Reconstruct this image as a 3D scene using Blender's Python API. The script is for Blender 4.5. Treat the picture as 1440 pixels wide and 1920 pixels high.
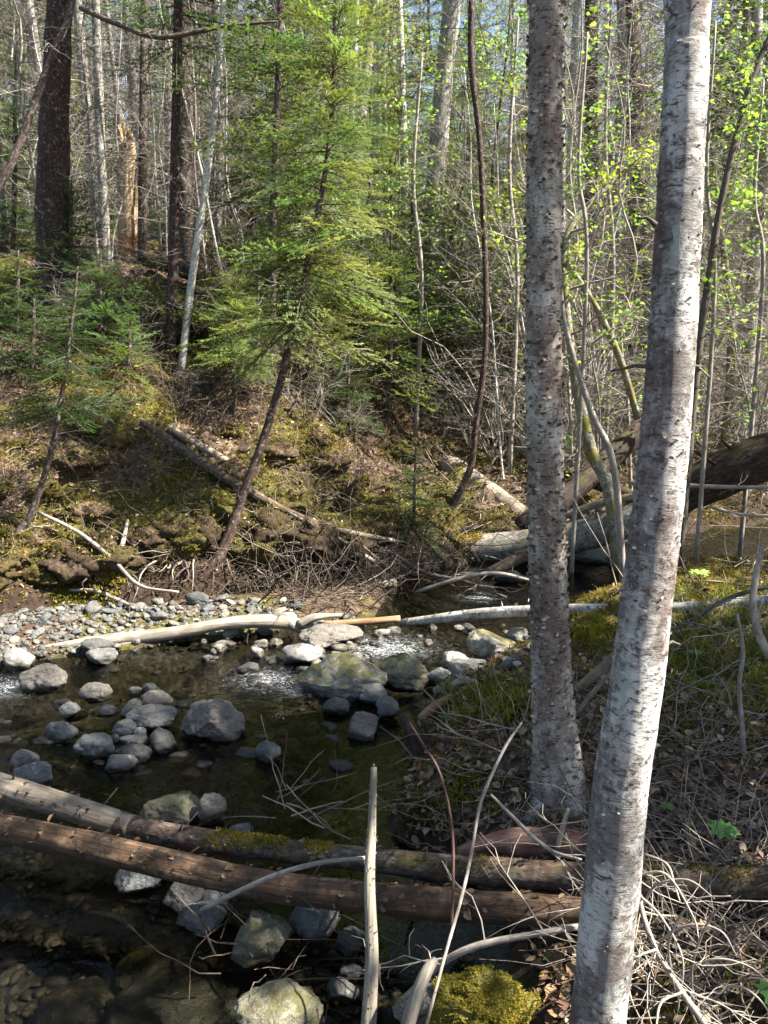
import bpy, math, random
import numpy as np
from mathutils import Vector

# ------------------------------------------------------------------ camera, world, sun, exposure
SC = bpy.context.scene
for o in list(bpy.data.objects):
    bpy.data.objects.remove(o)
COL = SC.collection
R = math.radians
FPX, CAMZ, PITCH = 1500.0, 2.2, R(12)
cam_d = bpy.data.cameras.new('camera')
cam = bpy.data.objects.new('camera', cam_d)
COL.objects.link(cam)
cam.location = (0, 0, CAMZ)
cam.rotation_euler = (R(90) - PITCH, 0, 0)
cam_d.sensor_fit = 'VERTICAL'
cam_d.sensor_height = 36.0
cam_d.lens = 36.0 * FPX / 1920.0
cam_d.clip_start = 0.05
cam_d.clip_end = 1000
SC.camera = cam
SC.render.resolution_x, SC.render.resolution_y = 768, 1024

SUN_EL, SUN_AZ = R(50), R(-8)          # azimuth measured from +X towards +Y
SUNV = np.array([math.cos(SUN_EL) * math.cos(SUN_AZ), math.cos(SUN_EL) * math.sin(SUN_AZ), math.sin(SUN_EL)])
world = bpy.data.worlds.new('World')
SC.world = world
world.use_nodes = True
wn = world.node_tree.nodes
wl = world.node_tree.links
wn.clear()
sky = wn.new('ShaderNodeTexSky')
sky.sky_type = 'NISHITA'
sky.sun_disc = False
sky.sun_elevation = SUN_EL
sky.sun_rotation = math.atan2(SUNV[0], SUNV[1])
bg = wn.new('ShaderNodeBackground')
bg.inputs['Strength'].default_value = 0.055
wo = wn.new('ShaderNodeOutputWorld')
wl.new(sky.outputs[0], bg.inputs[0])
wl.new(bg.outputs[0], wo.inputs[0])
sun_d = bpy.data.lights.new('sun', 'SUN')
sun_d.energy = 5.0
sun_d.angle = R(0.53)
sun_d.color = (1.0, 0.95, 0.86)
sun = bpy.data.objects.new('sun', sun_d)
COL.objects.link(sun)
sun.rotation_euler = Vector(SUNV).to_track_quat('Z', 'Y').to_euler()
SC.view_settings.view_transform = 'Standard'
SC.view_settings.look = 'None'
SC.view_settings.gamma = 1.0
SC.view_settings.exposure = 2.4
SC.view_settings.use_curve_mapping = False

CY = SC.cycles
CY.max_bounces, CY.diffuse_bounces, CY.glossy_bounces, CY.transmission_bounces, CY.transparent_max_bounces = 6, 3, 2, 3, 6
CY.use_adaptive_sampling, CY.adaptive_threshold = True, 0.02
CY.caustics_reflective = CY.caustics_refractive = False

rng = np.random.default_rng(7)
random.seed(7)

# ------------------------------------------------------------------ numpy noise
_g = np.random.default_rng(11)
_PERM = _g.permutation(256).astype(np.int64)
_PERM = np.concatenate([_PERM, _PERM, _PERM])
_GR = _g.normal(size=(256, 3))
_GR /= np.linalg.norm(_GR, axis=1)[:, None]


def noise3(p):
    p = np.asarray(p, float)
    i = np.floor(p).astype(np.int64)
    f = p - i
    i &= 255
    w = f * f * f * (f * (f * 6 - 15) + 10)
    out = 0
    for dx in (0, 1):
        for dy in (0, 1):
            for dz in (0, 1):
                h = _PERM[_PERM[_PERM[i[..., 0] + dx] + i[..., 1] + dy] + i[..., 2] + dz]
                g = _GR[h]
                d = (g * (f - np.array([dx, dy, dz]))).sum(-1)
                out = out + d * (w[..., 0] if dx else 1 - w[..., 0]) * (w[..., 1] if dy else 1 - w[..., 1]) * (w[..., 2] if dz else 1 - w[..., 2])
    return out * 1.6


def fbm(p, oct=4, gain=0.5):
    a, s, o = 1.0, 1.0, 0
    p = np.asarray(p, float)
    for k in range(oct):
        o = o + a * noise3(p * s + 17.3 * k)
        a *= gain
        s *= 2.03
    return o


def n2(x, y, f, seed=0.0, oct=3):
    x = np.asarray(x, float)
    y = np.asarray(y, float)
    return fbm(np.stack([x * f, y * f, np.full_like(x * f, seed)], -1), oct)


def sst(a, b, x):
    t = np.clip((x - a) / (b - a), 0, 1)
    return t * t * (3 - 2 * t)

# ------------------------------------------------------------------ pixels of the photograph -> directions
CP, SP = math.cos(PITCH), math.sin(PITCH)


def ray(u, v):
    a, b = (u - 720) / FPX, (960 - v) / FPX
    return np.array([a, CP + b * SP, -SP + b * CP])


def PZ(u, v, z=0.0):
    d = ray(u, v)
    t = (z - CAMZ) / d[2]
    return np.array([0, 0, CAMZ]) + d * t


def PY(u, v, y):
    d = ray(u, v)
    return np.array([0, 0, CAMZ]) + d * (y / d[1])


def mpp(p):
    """metres per photograph pixel at point p"""
    return (p[1] * CP - (p[2] - CAMZ) * SP) / FPX

# ------------------------------------------------------------------ terrain function
def PL(*pts):
    return np.array([PZ(*p)[:2] if len(p) == 2 else p[1:] for p in pts])


LTOE = PL((0, -14, 5.4), (0, -7, 6.0), (0, 1168), (250, 1138), (450, 1118), (640, 1098), (830, 1062), (1000, 1036),
          (1180, 1018), (0, 6.5, 10.6), (0, 12, 12.4), (0, 40, 18))
REDGE = PL((0, -1.6, -8), (0, -0.9, 0.6), (0, -0.1, 1.45), (0, 0.28, 1.75), (0, 0.5, 2.05), (940, 1680), (800, 1610), (735, 1560), (770, 1450), (748, 1380), (800, 1322),
           (870, 1290), (975, 1225), (1010, 1180), (1070, 1140), (1180, 1108), (1300, 1085), (0, 6.5, 8.6), (0, 12, 10), (0, 40, 15))


def sdist(poly, x, y):
    """signed distance to a polyline, positive on its left side (walking along it)"""
    best = np.full(x.shape, 1e9)
    sg = np.ones(x.shape)
    for a, b in zip(poly[:-1], poly[1:]):
        d = b - a
        L2 = d @ d
        px, py = x - a[0], y - a[1]
        t = np.clip((px * d[0] + py * d[1]) / L2, 0, 1)
        qx, qy = px - t * d[0], py - t * d[1]
        dd = qx * qx + qy * qy
        m = dd < best
        best = np.where(m, dd, best)
        cr = d[0] * py - d[1] * px
        sg = np.where(m, np.where(cr >= 0, 1.0, -1.0), sg)
    return np.sqrt(best) * sg


PITS = []


def height(x, y, fine=True):
    x = np.asarray(x, float)
    y = np.asarray(y, float)
    wob = 0.10 * n2(x, y, 1.3, 3.1, 2)
    dl = sdist(LTOE, x, y) + wob
    dr = -sdist(REDGE, x, y) + wob
    s1 = sst(-1.6, 0.6, x - 0.12 * (y - 7))
    s2 = sst(0.8, 3.6, x - 0.2 * (y - 8))
    zl = np.interp(dl, [0, .12, .3, .9, 2, 3, 4.5, 8, 20, 60], [.04, .30, .48, .82, 1.5, 2.15, 2.95, 3.9, 5.2, 8])
    zc = np.interp(dl, [0, .15, .4, 1.5, 3, 5, 9, 20, 60], [.03, .22, .36, .68, 1.1, 1.6, 2.2, 3.4, 6])
    zr = np.interp(dl, [0, .2, .6, 2, 6, 20, 60], [.0, .12, .22, .42, .85, 1.9, 4])
    left = (zl * (1 - s1) + zc * s1) * (1 - s2) + zr * s2
    right = np.interp(dr, [0, .12, .35, .9, 2, 6, 30], [.0, .14, .26, .38, .48, .75, 2.0])
    din = np.minimum(-dl, -dr)
    bed = np.interp(din, [0, .15, .5, 1.0], [0.0, -.09, -.2, -.28])
    bar = sst(0.45, -0.2, x) * np.interp(-dl, [0, .5, .95, 1.25], [.07, .10, .02, -.3])
    bed = np.where(x < 0.5, np.maximum(bed, bar - 0.32 * sst(-0.2, 0.45, x)), bed)
    z = np.where(dl > 0, left, np.where(dr > 0, right, bed))
    for (px, py, r, dpt) in PITS:
        z = z - dpt * np.exp(-((x - px) ** 2 + (y - py) ** 2) / (r * r))
    out = np.clip(np.maximum(dl, dr) * 2.0, 0, 1)
    z = z + out * (0.13 * n2(x, y, 0.9, 1.7, 3) + (0.05 + 0.05 * (dl > 0)) * n2(x, y, 3.1, 5.2, 3))
    if fine:
        z = z + (0.25 + 0.75 * out) * 0.028 * n2(x, y, 9.0, 8.8, 3)
    return z


_GX, _GY = np.arange(-32, 32.01, 0.08), np.arange(-10, 70.01, 0.08)
_TAB = None


def hlook(x, y):
    """height from a table (bilinear)"""
    fx = np.clip((np.asarray(x, float) + 32) / 0.08, 0, len(_GX) - 2)
    fy = np.clip((np.asarray(y, float) + 10) / 0.08, 0, len(_GY) - 2)
    i, j = fx.astype(int), fy.astype(int)
    a, b = fx - i, fy - j
    return (_TAB[j, i] * (1 - a) + _TAB[j, i + 1] * a) * (1 - b) + (_TAB[j + 1, i] * (1 - a) + _TAB[j + 1, i + 1] * a) * b


def fill_table():
    global _TAB
    xx, yy = np.meshgrid(_GX, _GY)
    near = (np.abs(xx) < 9) & (yy > 0) & (yy < 16)
    cx, cy = np.meshgrid(_GX[::8], _GY[::8])
    cz = height(cx, cy, False)
    t = np.stack([np.interp(_GX, _GX[::8], row) for row in cz])
    t = np.stack([np.interp(_GY, _GY[::8], col) for col in t.T], 1)
    t[near] = height(xx[near], yy[near], False)
    _TAB = t


def H1(x, y):
    return float(hlook(x, y))


_YS = np.concatenate([np.arange(1.0, 14, 0.03), np.arange(14, 70, 0.2)])


def G(u, v, dz=0.0):
    """first ground point seen through pixel u, v"""
    d = ray(u, v)
    t = _YS / d[1]
    px, pz = d[0] * t, CAMZ + d[2] * t
    hh = hlook(px, _YS)
    k = np.nonzero(pz < hh + dz)[0]
    i = k[0] if len(k) else len(_YS) - 1
    return np.array([px[i], _YS[i], hh[i] + dz])


fill_table()
for (u, v, r, dp) in [(575, 905, .26, .55), (630, 925, .24, .4), (865, 965, .3, .35), (420, 1085, .22, .14), (330, 660, .4, .3), (690, 905, .2, .2), (60, 1075, .2, .22), (135, 1100, .14, .2), (265, 1080, .22, .24), (480, 1060, .2, .25), (540, 1050, .18, .2), (400, 790, .25, .3)]:
    g = G(u, v)
    PITS.append((g[0], g[1] + 0.12, r, dp))
fill_table()

# ------------------------------------------------------------------ mesh building
class MB:
    def __init__(self):
        self.v, self.q, self.t, self.b, self.c = [], [], [], [], []
        self.n = 0

    def add(self, v, quads=None, tris=None, bco=None, col=None):
        v = np.asarray(v, float).reshape(-1, 3)
        m = len(v)
        if quads is not None and len(quads):
            self.q.append(np.asarray(quads, np.int64).reshape(-1, 4) + self.n)
        if tris is not None and len(tris):
            self.t.append(np.asarray(tris, np.int64).reshape(-1, 3) + self.n)
        self.v.append(v)
        self.b.append(v if bco is None else np.asarray(bco, float).reshape(-1, 3))
        if col is None:
            col = np.ones((m, 3))
        col = np.asarray(col, float)
        if col.ndim == 1:
            col = np.tile(col, (m, 1))
        self.c.append(col)
        self.n += m
        return self

    def mesh(self, name, mat, origin=(0, 0, 0), smooth=True):
        me = bpy.data.meshes.new(name)
        v = np.concatenate(self.v) - np.asarray(origin, float)
        q = np.concatenate(self.q) if self.q else np.zeros((0, 4), np.int64)
        t = np.concatenate(self.t) if self.t else np.zeros((0, 3), np.int64)
        me.vertices.add(len(v))
        me.vertices.foreach_set('co', v.astype(np.float32).ravel())
        nl = 4 * len(q) + 3 * len(t)
        me.loops.add(nl)
        me.loops.foreach_set('vertex_index', np.concatenate([q.ravel(), t.ravel()]).astype(np.int32))
        me.polygons.add(len(q) + len(t))
        st = np.concatenate([np.arange(len(q)) * 4, 4 * len(q) + np.arange(len(t)) * 3]).astype(np.int32)
        me.polygons.foreach_set('loop_start', st)
        if smooth:
            me.polygons.foreach_set('use_smooth', np.ones(len(q) + len(t), bool))
        me.update(calc_edges=True)
        a = me.attributes.new('bco', 'FLOAT_VECTOR', 'POINT')
        a.data.foreach_set('vector', np.concatenate(self.b).astype(np.float32).ravel())
        a = me.attributes.new('tint', 'FLOAT_COLOR', 'POINT')
        cc = np.concatenate(self.c)
        cc = np.concatenate([cc, np.ones((len(cc), 1))], 1)
        a.data.foreach_set('color', cc.astype(np.float32).ravel())
        me.materials.append(mat)
        return me

    def build(self, name, mat, parent=None, origin=None, smooth=True):
        if origin is None:
            origin = (0, 0, 0)
            if parent is not None:
                origin = tuple(parent['_o']) if '_o' in parent else tuple(parent.parent['_o']) if parent.parent is not None and '_o' in parent.parent else (0, 0, 0)
        o = bpy.data.objects.new(name, self.mesh(name, mat, origin, smooth))
        COL.objects.link(o)
        if parent is not None:
            o.parent = parent
        else:
            o.location = origin
        if name in ('branches', 'limbs', 'twigs', 'crown', 'leaves', 'foliage'):
            o['kind'] = 'stuff'
        return o


def tag(o, label, cat, group=None, kind=None):
    o['label'] = label
    o['category'] = cat
    if group:
        o['group'] = group
    if kind:
        o['kind'] = kind
    return o


THINGS = []


def thing(name, label, cat, loc, group=None):
    o = bpy.data.objects.new(name, None)
    o.empty_display_size = 0.1
    COL.objects.link(o)
    o.location = loc
    o['_o'] = [float(c) for c in loc]
    THINGS.append(o)
    return tag(o, label, cat, group)


def copy_tree(o, loc, rotz, scale, label, group):
    c = o.copy()
    COL.objects.link(c)
    c.location, c.rotation_euler, c.scale = loc, (0, 0, rotz), scale
    c['label'], c['group'] = label, group
    for ch in o.children:
        d = ch.copy()
        COL.objects.link(d)
        d.parent = c
    return c


def smooth_path(pts, rad, k):
    """Catmull-Rom through the points, k steps for each span"""
    P = np.asarray(pts, float)
    r = np.asarray(rad, float)
    D = np.column_stack([P, r])
    E = np.vstack([2 * D[0] - D[1], D, 2 * D[-1] - D[-2]])
    out = []
    for i in range(1, len(E) - 2):
        for t in np.arange(k) / k:
            a, b, c, d = E[i - 1], E[i], E[i + 1], E[i + 2]
            out.append(0.5 * (2 * b + (c - a) * t + (2 * a - 5 * b + 4 * c - d) * t * t + (3 * b - a - 3 * c + d) * t ** 3))
    out.append(D[-1])
    out = np.array(out)
    return out[:, :3], np.maximum(out[:, 3], 0.0008)


def tubes(PT, RR, n=4, disp=0.0, dfreq=6.0, mb=None, col=None, caps=True, seed=0.0):
    """PT (N,K,3) paths, RR (N,K) radii -> tubes added to mb"""
    PT = np.asarray(PT, float)
    RR = np.asarray(RR, float)
    if PT.ndim == 2:
        PT, RR = PT[None], RR[None]
    N, K, _ = PT.shape
    T = np.gradient(PT, axis=1)
    T /= np.linalg.norm(T, axis=2)[..., None] + 1e-9
    mean = np.abs(PT[:, -1] - PT[:, 0])
    ref = np.zeros((N, 3))
    ref[np.arange(N), np.argmin(mean, 1)] = 1
    b1 = np.cross(T, ref[:, None, :])
    b1 /= np.linalg.norm(b1, axis=2)[..., None] + 1e-9
    b2 = np.cross(T, b1)
    th = np.arange(n) * 2 * math.pi / n
    c, s = np.cos(th), np.sin(th)
    ring = b1[:, :, None, :] * c[None, None, :, None] + b2[:, :, None, :] * s[None, None, :, None]
    seg = np.linalg.norm(np.diff(PT, axis=1), axis=2)
    arc = np.concatenate([np.zeros((N, 1)), np.cumsum(seg, 1)], 1)
    bco = np.stack([RR[:, :, None] * c, RR[:, :, None] * s, np.repeat(arc[:, :, None], n, 2)], -1)
    bco = bco + (np.arange(N) * 3.71 + seed)[:, None, None, None]
    rad = np.repeat(RR[:, :, None], n, 2)
    if disp:
        rad = rad * (1 + disp * fbm(bco * dfreq, 3))
    V = PT[:, :, None, :] + ring * rad[..., None]
    i = np.arange(K - 1)[:, None] * n
    j = np.arange(n)[None]
    j2 = (j + 1) % n
    q = np.stack([i + j, i + j2, i + n + j2, i + n + j], -1).reshape(-1, 4)
    q = (q[None] + (np.arange(N) * K * n)[:, None, None]).reshape(-1, 4)
    mb = mb or MB()
    cc = None
    if col is not None:
        col = np.asarray(col, float)
        cc = np.repeat(col, K * n, 0) if col.ndim == 2 else col
    mb.add(V, q, None, bco, cc)
    if caps:
        base = mb.n - N * K * n
        tr = []
        for end in (0, K - 1):
            for a in range(1, n - 1):
                f = [end * n, end * n + a, end * n + a + 1]
                if end == 0:
                    f = f[::-1]
                tr.append(f)
        tr = np.array(tr)
        tr = (tr[None] + (np.arange(N) * K * n)[:, None, None]).reshape(-1, 3)
        mb.t.append(tr + base)
    return mb


def rand_unit(n):
    v = rng.normal(size=(n, 3))
    return v / np.linalg.norm(v, axis=1)[:, None]


def wander(p0, d0, L, k, bend=0.3, grav=0.0):
    """N wandering paths: starts p0 (N,3), directions d0, lengths L (N)"""
    N = len(p0)
    d = d0 / (np.linalg.norm(d0, axis=1)[:, None] + 1e-9)
    out = [p0]
    for i in range(k):
        out.append(out[-1] + d * (L / k)[:, None])
        d = d + rng.normal(size=(N, 3)) * bend / math.sqrt(k) * 1.2
        d[:, 2] += grav / k
        d /= np.linalg.norm(d, axis=1)[:, None]
    return np.stack(out, 1)


def place(tmpl, X, Z, pos, scale, mb, tint):
    """copies of a template (verts, tris, tint) with x axis X, up about Z"""
    tv, tt, tc = tmpl
    X = X / (np.linalg.norm(X, axis=1)[:, None] + 1e-9)
    Y = np.cross(Z, X)
    Y /= np.linalg.norm(Y, axis=1)[:, None] + 1e-9
    Zn = np.cross(X, Y)
    M = np.stack([X, Y, Zn], 2) * np.asarray(scale)[:, None, None]
    V = np.einsum('bij,mj->bmi', M, tv) + pos[:, None, :]
    n, m = len(pos), len(tv)
    F = (tt[None] + (np.arange(n) * m)[:, None, None]).reshape(-1, 3)
    C = (tc[None] * tint[:, None, :]).reshape(-1, 3)
    mb.add(V.reshape(-1, 3), None, F, None, C)

# ------------------------------------------------------------------ materials
MATS = {}


def newmat(name):
    m = bpy.data.materials.new(name)
    m.use_nodes = True
    nt = m.node_tree
    nt.nodes.clear()
    MATS[name] = m
    return m, nt


class NT:
    def __init__(self, name):
        self.m, self.nt = newmat(name)
        self.out = self.node('ShaderNodeOutputMaterial')

    def node(self, t, **kw):
        n = self.nt.nodes.new(t)
        for k, v in kw.items():
            setattr(n, k, v)
        return n

    def link(self, a, b):
        self.nt.links.new(a, b)

    def val(self, sock, v):
        if hasattr(v, 'links') or hasattr(v, 'is_linked'):
            self.link(v, sock)
        else:
            if isinstance(v, tuple) and len(v) == 3 and sock.type == 'RGBA':
                v = (*v, 1)
            sock.default_value = v

    def attr(self, name):
        return self.node('ShaderNodeAttribute', attribute_name=name)

    def mapped(self, vec, scale=(1, 1, 1), loc=(0, 0, 0)):
        n = self.node('ShaderNodeMapping')
        self.link(vec, n.inputs[0])
        n.inputs['Scale'].default_value = scale
        n.inputs['Location'].default_value = loc
        return n.outputs[0]

    def noise(self, vec, scale, detail=4, rough=0.55, dist=0.0):
        n = self.node('ShaderNodeTexNoise')
        if vec is not None:
            self.link(vec, n.inputs['Vector'])
        n.inputs['Scale'].default_value = scale
        n.inputs['Detail'].default_value = detail
        n.inputs['Roughness'].default_value = rough
        n.inputs['Distortion'].default_value = dist
        return n.outputs[0]

    def voro(self, vec, scale, feature='F1', rnd=1.0):
        n = self.node('ShaderNodeTexVoronoi', feature=feature)
        self.link(vec, n.inputs['Vector'])
        n.inputs['Scale'].default_value = scale
        n.inputs['Randomness'].default_value = rnd
        return n

    def ramp(self, fac, stops):
        n = self.node('ShaderNodeValToRGB')
        self.link(fac, n.inputs[0])
        els = n.color_ramp.elements
        while len(els) < len(stops):
            els.new(0.5)
        for e, (p, c) in zip(els, stops):
            e.position = p
            if isinstance(c, (int, float)):
                c = (c, c, c)
            e.color = (*c, 1)
        return n.outputs[0]

    def mix(self, fac, a, b, mode='MIX'):
        n = self.node('ShaderNodeMix', data_type='RGBA', blend_type=mode)
        self.val(n.inputs[0], fac)
        self.val(n.inputs[6], a)
        self.val(n.inputs[7], b)
        return n.outputs[2]

    def math(self, op, a, b=None, clamp=False):
        n = self.node('ShaderNodeMath', operation=op, use_clamp=clamp)
        self.val(n.inputs[0], a)
        if b is not None:
            self.val(n.inputs[1], b)
        return n.outputs[0]

    def bump(self, h, strength=0.5, dist=0.01, prev=None):
        n = self.node('ShaderNodeBump')
        n.inputs['Strength'].default_value = strength
        n.inputs['Distance'].default_value = dist
        self.link(h, n.inputs['Height'])
        if prev is not None:
            self.link(prev, n.inputs['Normal'])
        return n.outputs[0]

    def bsdf(self, col, rough=0.8, normal=None, spec=0.3):
        n = self.node('ShaderNodeBsdfPrincipled')
        self.val(n.inputs['Base Color'], col)
        self.val(n.inputs['Roughness'], rough)
        self.val(n.inputs['Specular IOR Level'], spec)
        if normal is not None:
            self.link(normal, n.inputs['Normal'])
        return n.outputs[0]

    def done(self, sh):
        self.link(sh, self.out.inputs['Surface'])
        return self.m


def bark_mat(name, dark, mid, light, zs=0.25, scale=60, bumpd=0.01, lichen=None, lich_amt=0.5, moss=None, moss_amt=0.5, top_moss=False):
    t = NT(name)
    b = t.attr('bco').outputs['Vector']
    v = t.mapped(b, (1, 1, zs))
    n1 = t.noise(v, scale, 6, 0.65, 0.6)
    n2_ = t.noise(b, 9, 4)
    col = t.ramp(n1, [(0.3, dark), (0.5, mid), (0.72, light)])
    col = t.mix(t.ramp(n2_, [(0.35, 0), (0.7, 0.6)]), col, dark)
    if lichen:
        l = t.noise(b, 28, 5, 0.7)
        col = t.mix(t.ramp(l, [(1 - lich_amt - 0.08, 0), (1 - lich_amt + 0.08, 1)]), col, lichen)
    if moss:
        l = t.noise(b, 7, 5, 0.7)
        f = t.ramp(l, [(1 - moss_amt - 0.06, 0), (1 - moss_amt + 0.06, 1)])
        if top_moss:
            g = t.node('ShaderNodeNewGeometry')
            sx = t.node('ShaderNodeSeparateXYZ')
            t.link(g.outputs['Normal'], sx.inputs[0])
            f = t.math('MULTIPLY', f, t.ramp(sx.outputs[2], [(0.2, 0), (0.7, 1)]))
        mn = t.noise(b, 160, 3)
        mc = t.mix(mn, moss, tuple(c * 0.35 for c in moss))
        col = t.mix(f, col, mc)
    col = t.mix(1.0, col, t.attr('tint').outputs['Color'], 'MULTIPLY')
    return t.done(t.bsdf(col, 0.85, t.bump(n1, 0.8, bumpd), 0.2))


def birch_mat(name, white, grey, brown, lichen, red=0.0, dash=0.06, ddark=0.05):
    t = NT(name)
    b = t.attr('bco').outputs['Vector']
    big = t.noise(t.mapped(b, (1, 1, 0.5)), 8.0, 6, 0.68)
    mid = t.noise(t.mapped(b, (0.65, 0.65, 1.3)), 48, 7, 0.75, 1.0)
    fine = t.noise(t.mapped(b, (0.4, 0.4, 1.8)), 120, 6, 0.78, 0.8)
    bm_ = t.math('ADD', big, t.math('MULTIPLY', t.math('SUBTRACT', mid, 0.5), 0.55))
    col = t.mix(t.ramp(bm_, [(0.42, 0), (0.55, 1)]), white, grey)
    col = t.mix(t.ramp(t.math('ADD', mid, t.math('MULTIPLY', t.math('SUBTRACT', fine, 0.5), 0.6)), [(0.54, 0), (0.60, 0.9)]), col, brown)
    col = t.mix(t.ramp(fine, [(0.60, 0), (0.66, 0.75)]), col, brown)
    ln = t.noise(t.mapped(b, (1, 1, 0.8)), 13, 6, 0.75, 0.3)
    col = t.mix(t.ramp(ln, [(0.56, 0), (0.62, 0.9)]), col, lichen)
    if red:
        rn = t.noise(t.mapped(b, (1, 1, 0.35), (3.3, 1.1, 5.2)), 3.1, 6, 0.72)
        col = t.mix(t.ramp(rn, [(0.50, 0), (0.60, red)]), col, (0.075, 0.035, 0.026))
    d = t.voro(t.mapped(b, (0.28, 0.28, 1.6)), 42)
    dm = t.ramp(d.outputs['Distance'], [(dash, 1), (dash + 0.10, 0)])
    col = t.mix(dm, col, (ddark, ddark * 0.8, ddark * 0.65))
    col = t.mix(1.0, col, t.attr('tint').outputs['Color'], 'MULTIPLY')
    nb = t.bump(fine, 0.6, 0.006)
    nb = t.bump(mid, 0.5, 0.008, nb)
    return t.done(t.bsdf(col, 0.7, nb, 0.25))


def leaf_mat(name, transl=0.4, rough=0.6, spec=0.3):
    t = NT(name)
    c = t.attr('tint').outputs['Color']
    p = t.bsdf(c, rough, None, spec)
    tr = t.node('ShaderNodeBsdfTranslucent')
    c2 = t.mix(1.0, c, (1.1, 1.15, 0.6), 'MULTIPLY')
    t.link(c2, tr.inputs[0])
    m = t.node('ShaderNodeMixShader')
    m.inputs[0].default_value = transl
    t.link(p, m.inputs[1])
    t.link(tr.outputs[0], m.inputs[2])
    return t.done(m.outputs[0])


def ground_mat():
    t = NT('forest_floor')
    g = t.node('ShaderNodeNewGeometry')
    pos = g.outputs['Position']
    mossa = t.attr('tint').outputs['Color']
    sep = t.node('ShaderNodeSeparateColor')
    t.link(mossa, sep.inputs[0])
    n1 = t.noise(pos, 14, 6, 0.7)
    vf = t.voro(t.mapped(pos, (1, 1, 0.6)), 24)
    litter = t.ramp(n1, [(0.3, (0.02, 0.013, 0.009)), (0.5, (0.06, 0.038, 0.026)), (0.7, (0.13, 0.09, 0.062))])
    lf = t.node('ShaderNodeSeparateColor')
    t.link(vf.outputs['Color'], lf.inputs[0])
    litter = t.mix(t.ramp(lf.outputs[0], [(0.55, 0), (0.95, 0.8)]), litter, (0.17, 0.12, 0.085))
    mn = t.noise(pos, 55, 4, 0.7)
    moss = t.ramp(mn, [(0.3, (0.022, 0.02, 0.006)), (0.55, (0.085, 0.075, 0.016)), (0.75, (0.18, 0.155, 0.03))])
    mm = t.math('ADD', sep.outputs[0], t.math('MULTIPLY', t.math('SUBTRACT', t.noise(pos, 7, 5, 0.7), 0.5), 1.2))
    col = t.mix(t.ramp(mm, [(0.42, 0), (0.6, 1)]), litter, moss)
    soil = t.ramp(t.noise(pos, 30, 5, 0.7), [(0.3, (0.012, 0.008, 0.006)), (0.7, (0.05, 0.032, 0.022))])
    col = t.mix(sep.outputs[1], col, soil)
    gv = t.voro(pos, 34)
    gs = t.node('ShaderNodeSeparateColor')
    t.link(gv.outputs['Color'], gs.inputs[0])
    bedc = t.ramp(gs.outputs[1], [(0.0, (0.010, 0.009, 0.006)), (0.6, (0.028, 0.025, 0.017)), (1.0, (0.075, 0.068, 0.052))])
    alg = t.noise(pos, 2.2, 4, 0.6)
    bedc = t.mix(t.ramp(alg, [(0.4, 0), (0.65, 0.75)]), bedc, (0.018, 0.017, 0.008))
    col = t.mix(sep.outputs[2], col, bedc)
    nb = t.bump(n1, 0.9, 0.03)
    nb = t.bump(vf.outputs['Distance'], 0.5, 0.02, nb)
    nb = t.bump(mn, 0.4, 0.01, nb)
    return t.done(t.bsdf(col, 0.92, nb, 0.15))


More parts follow.
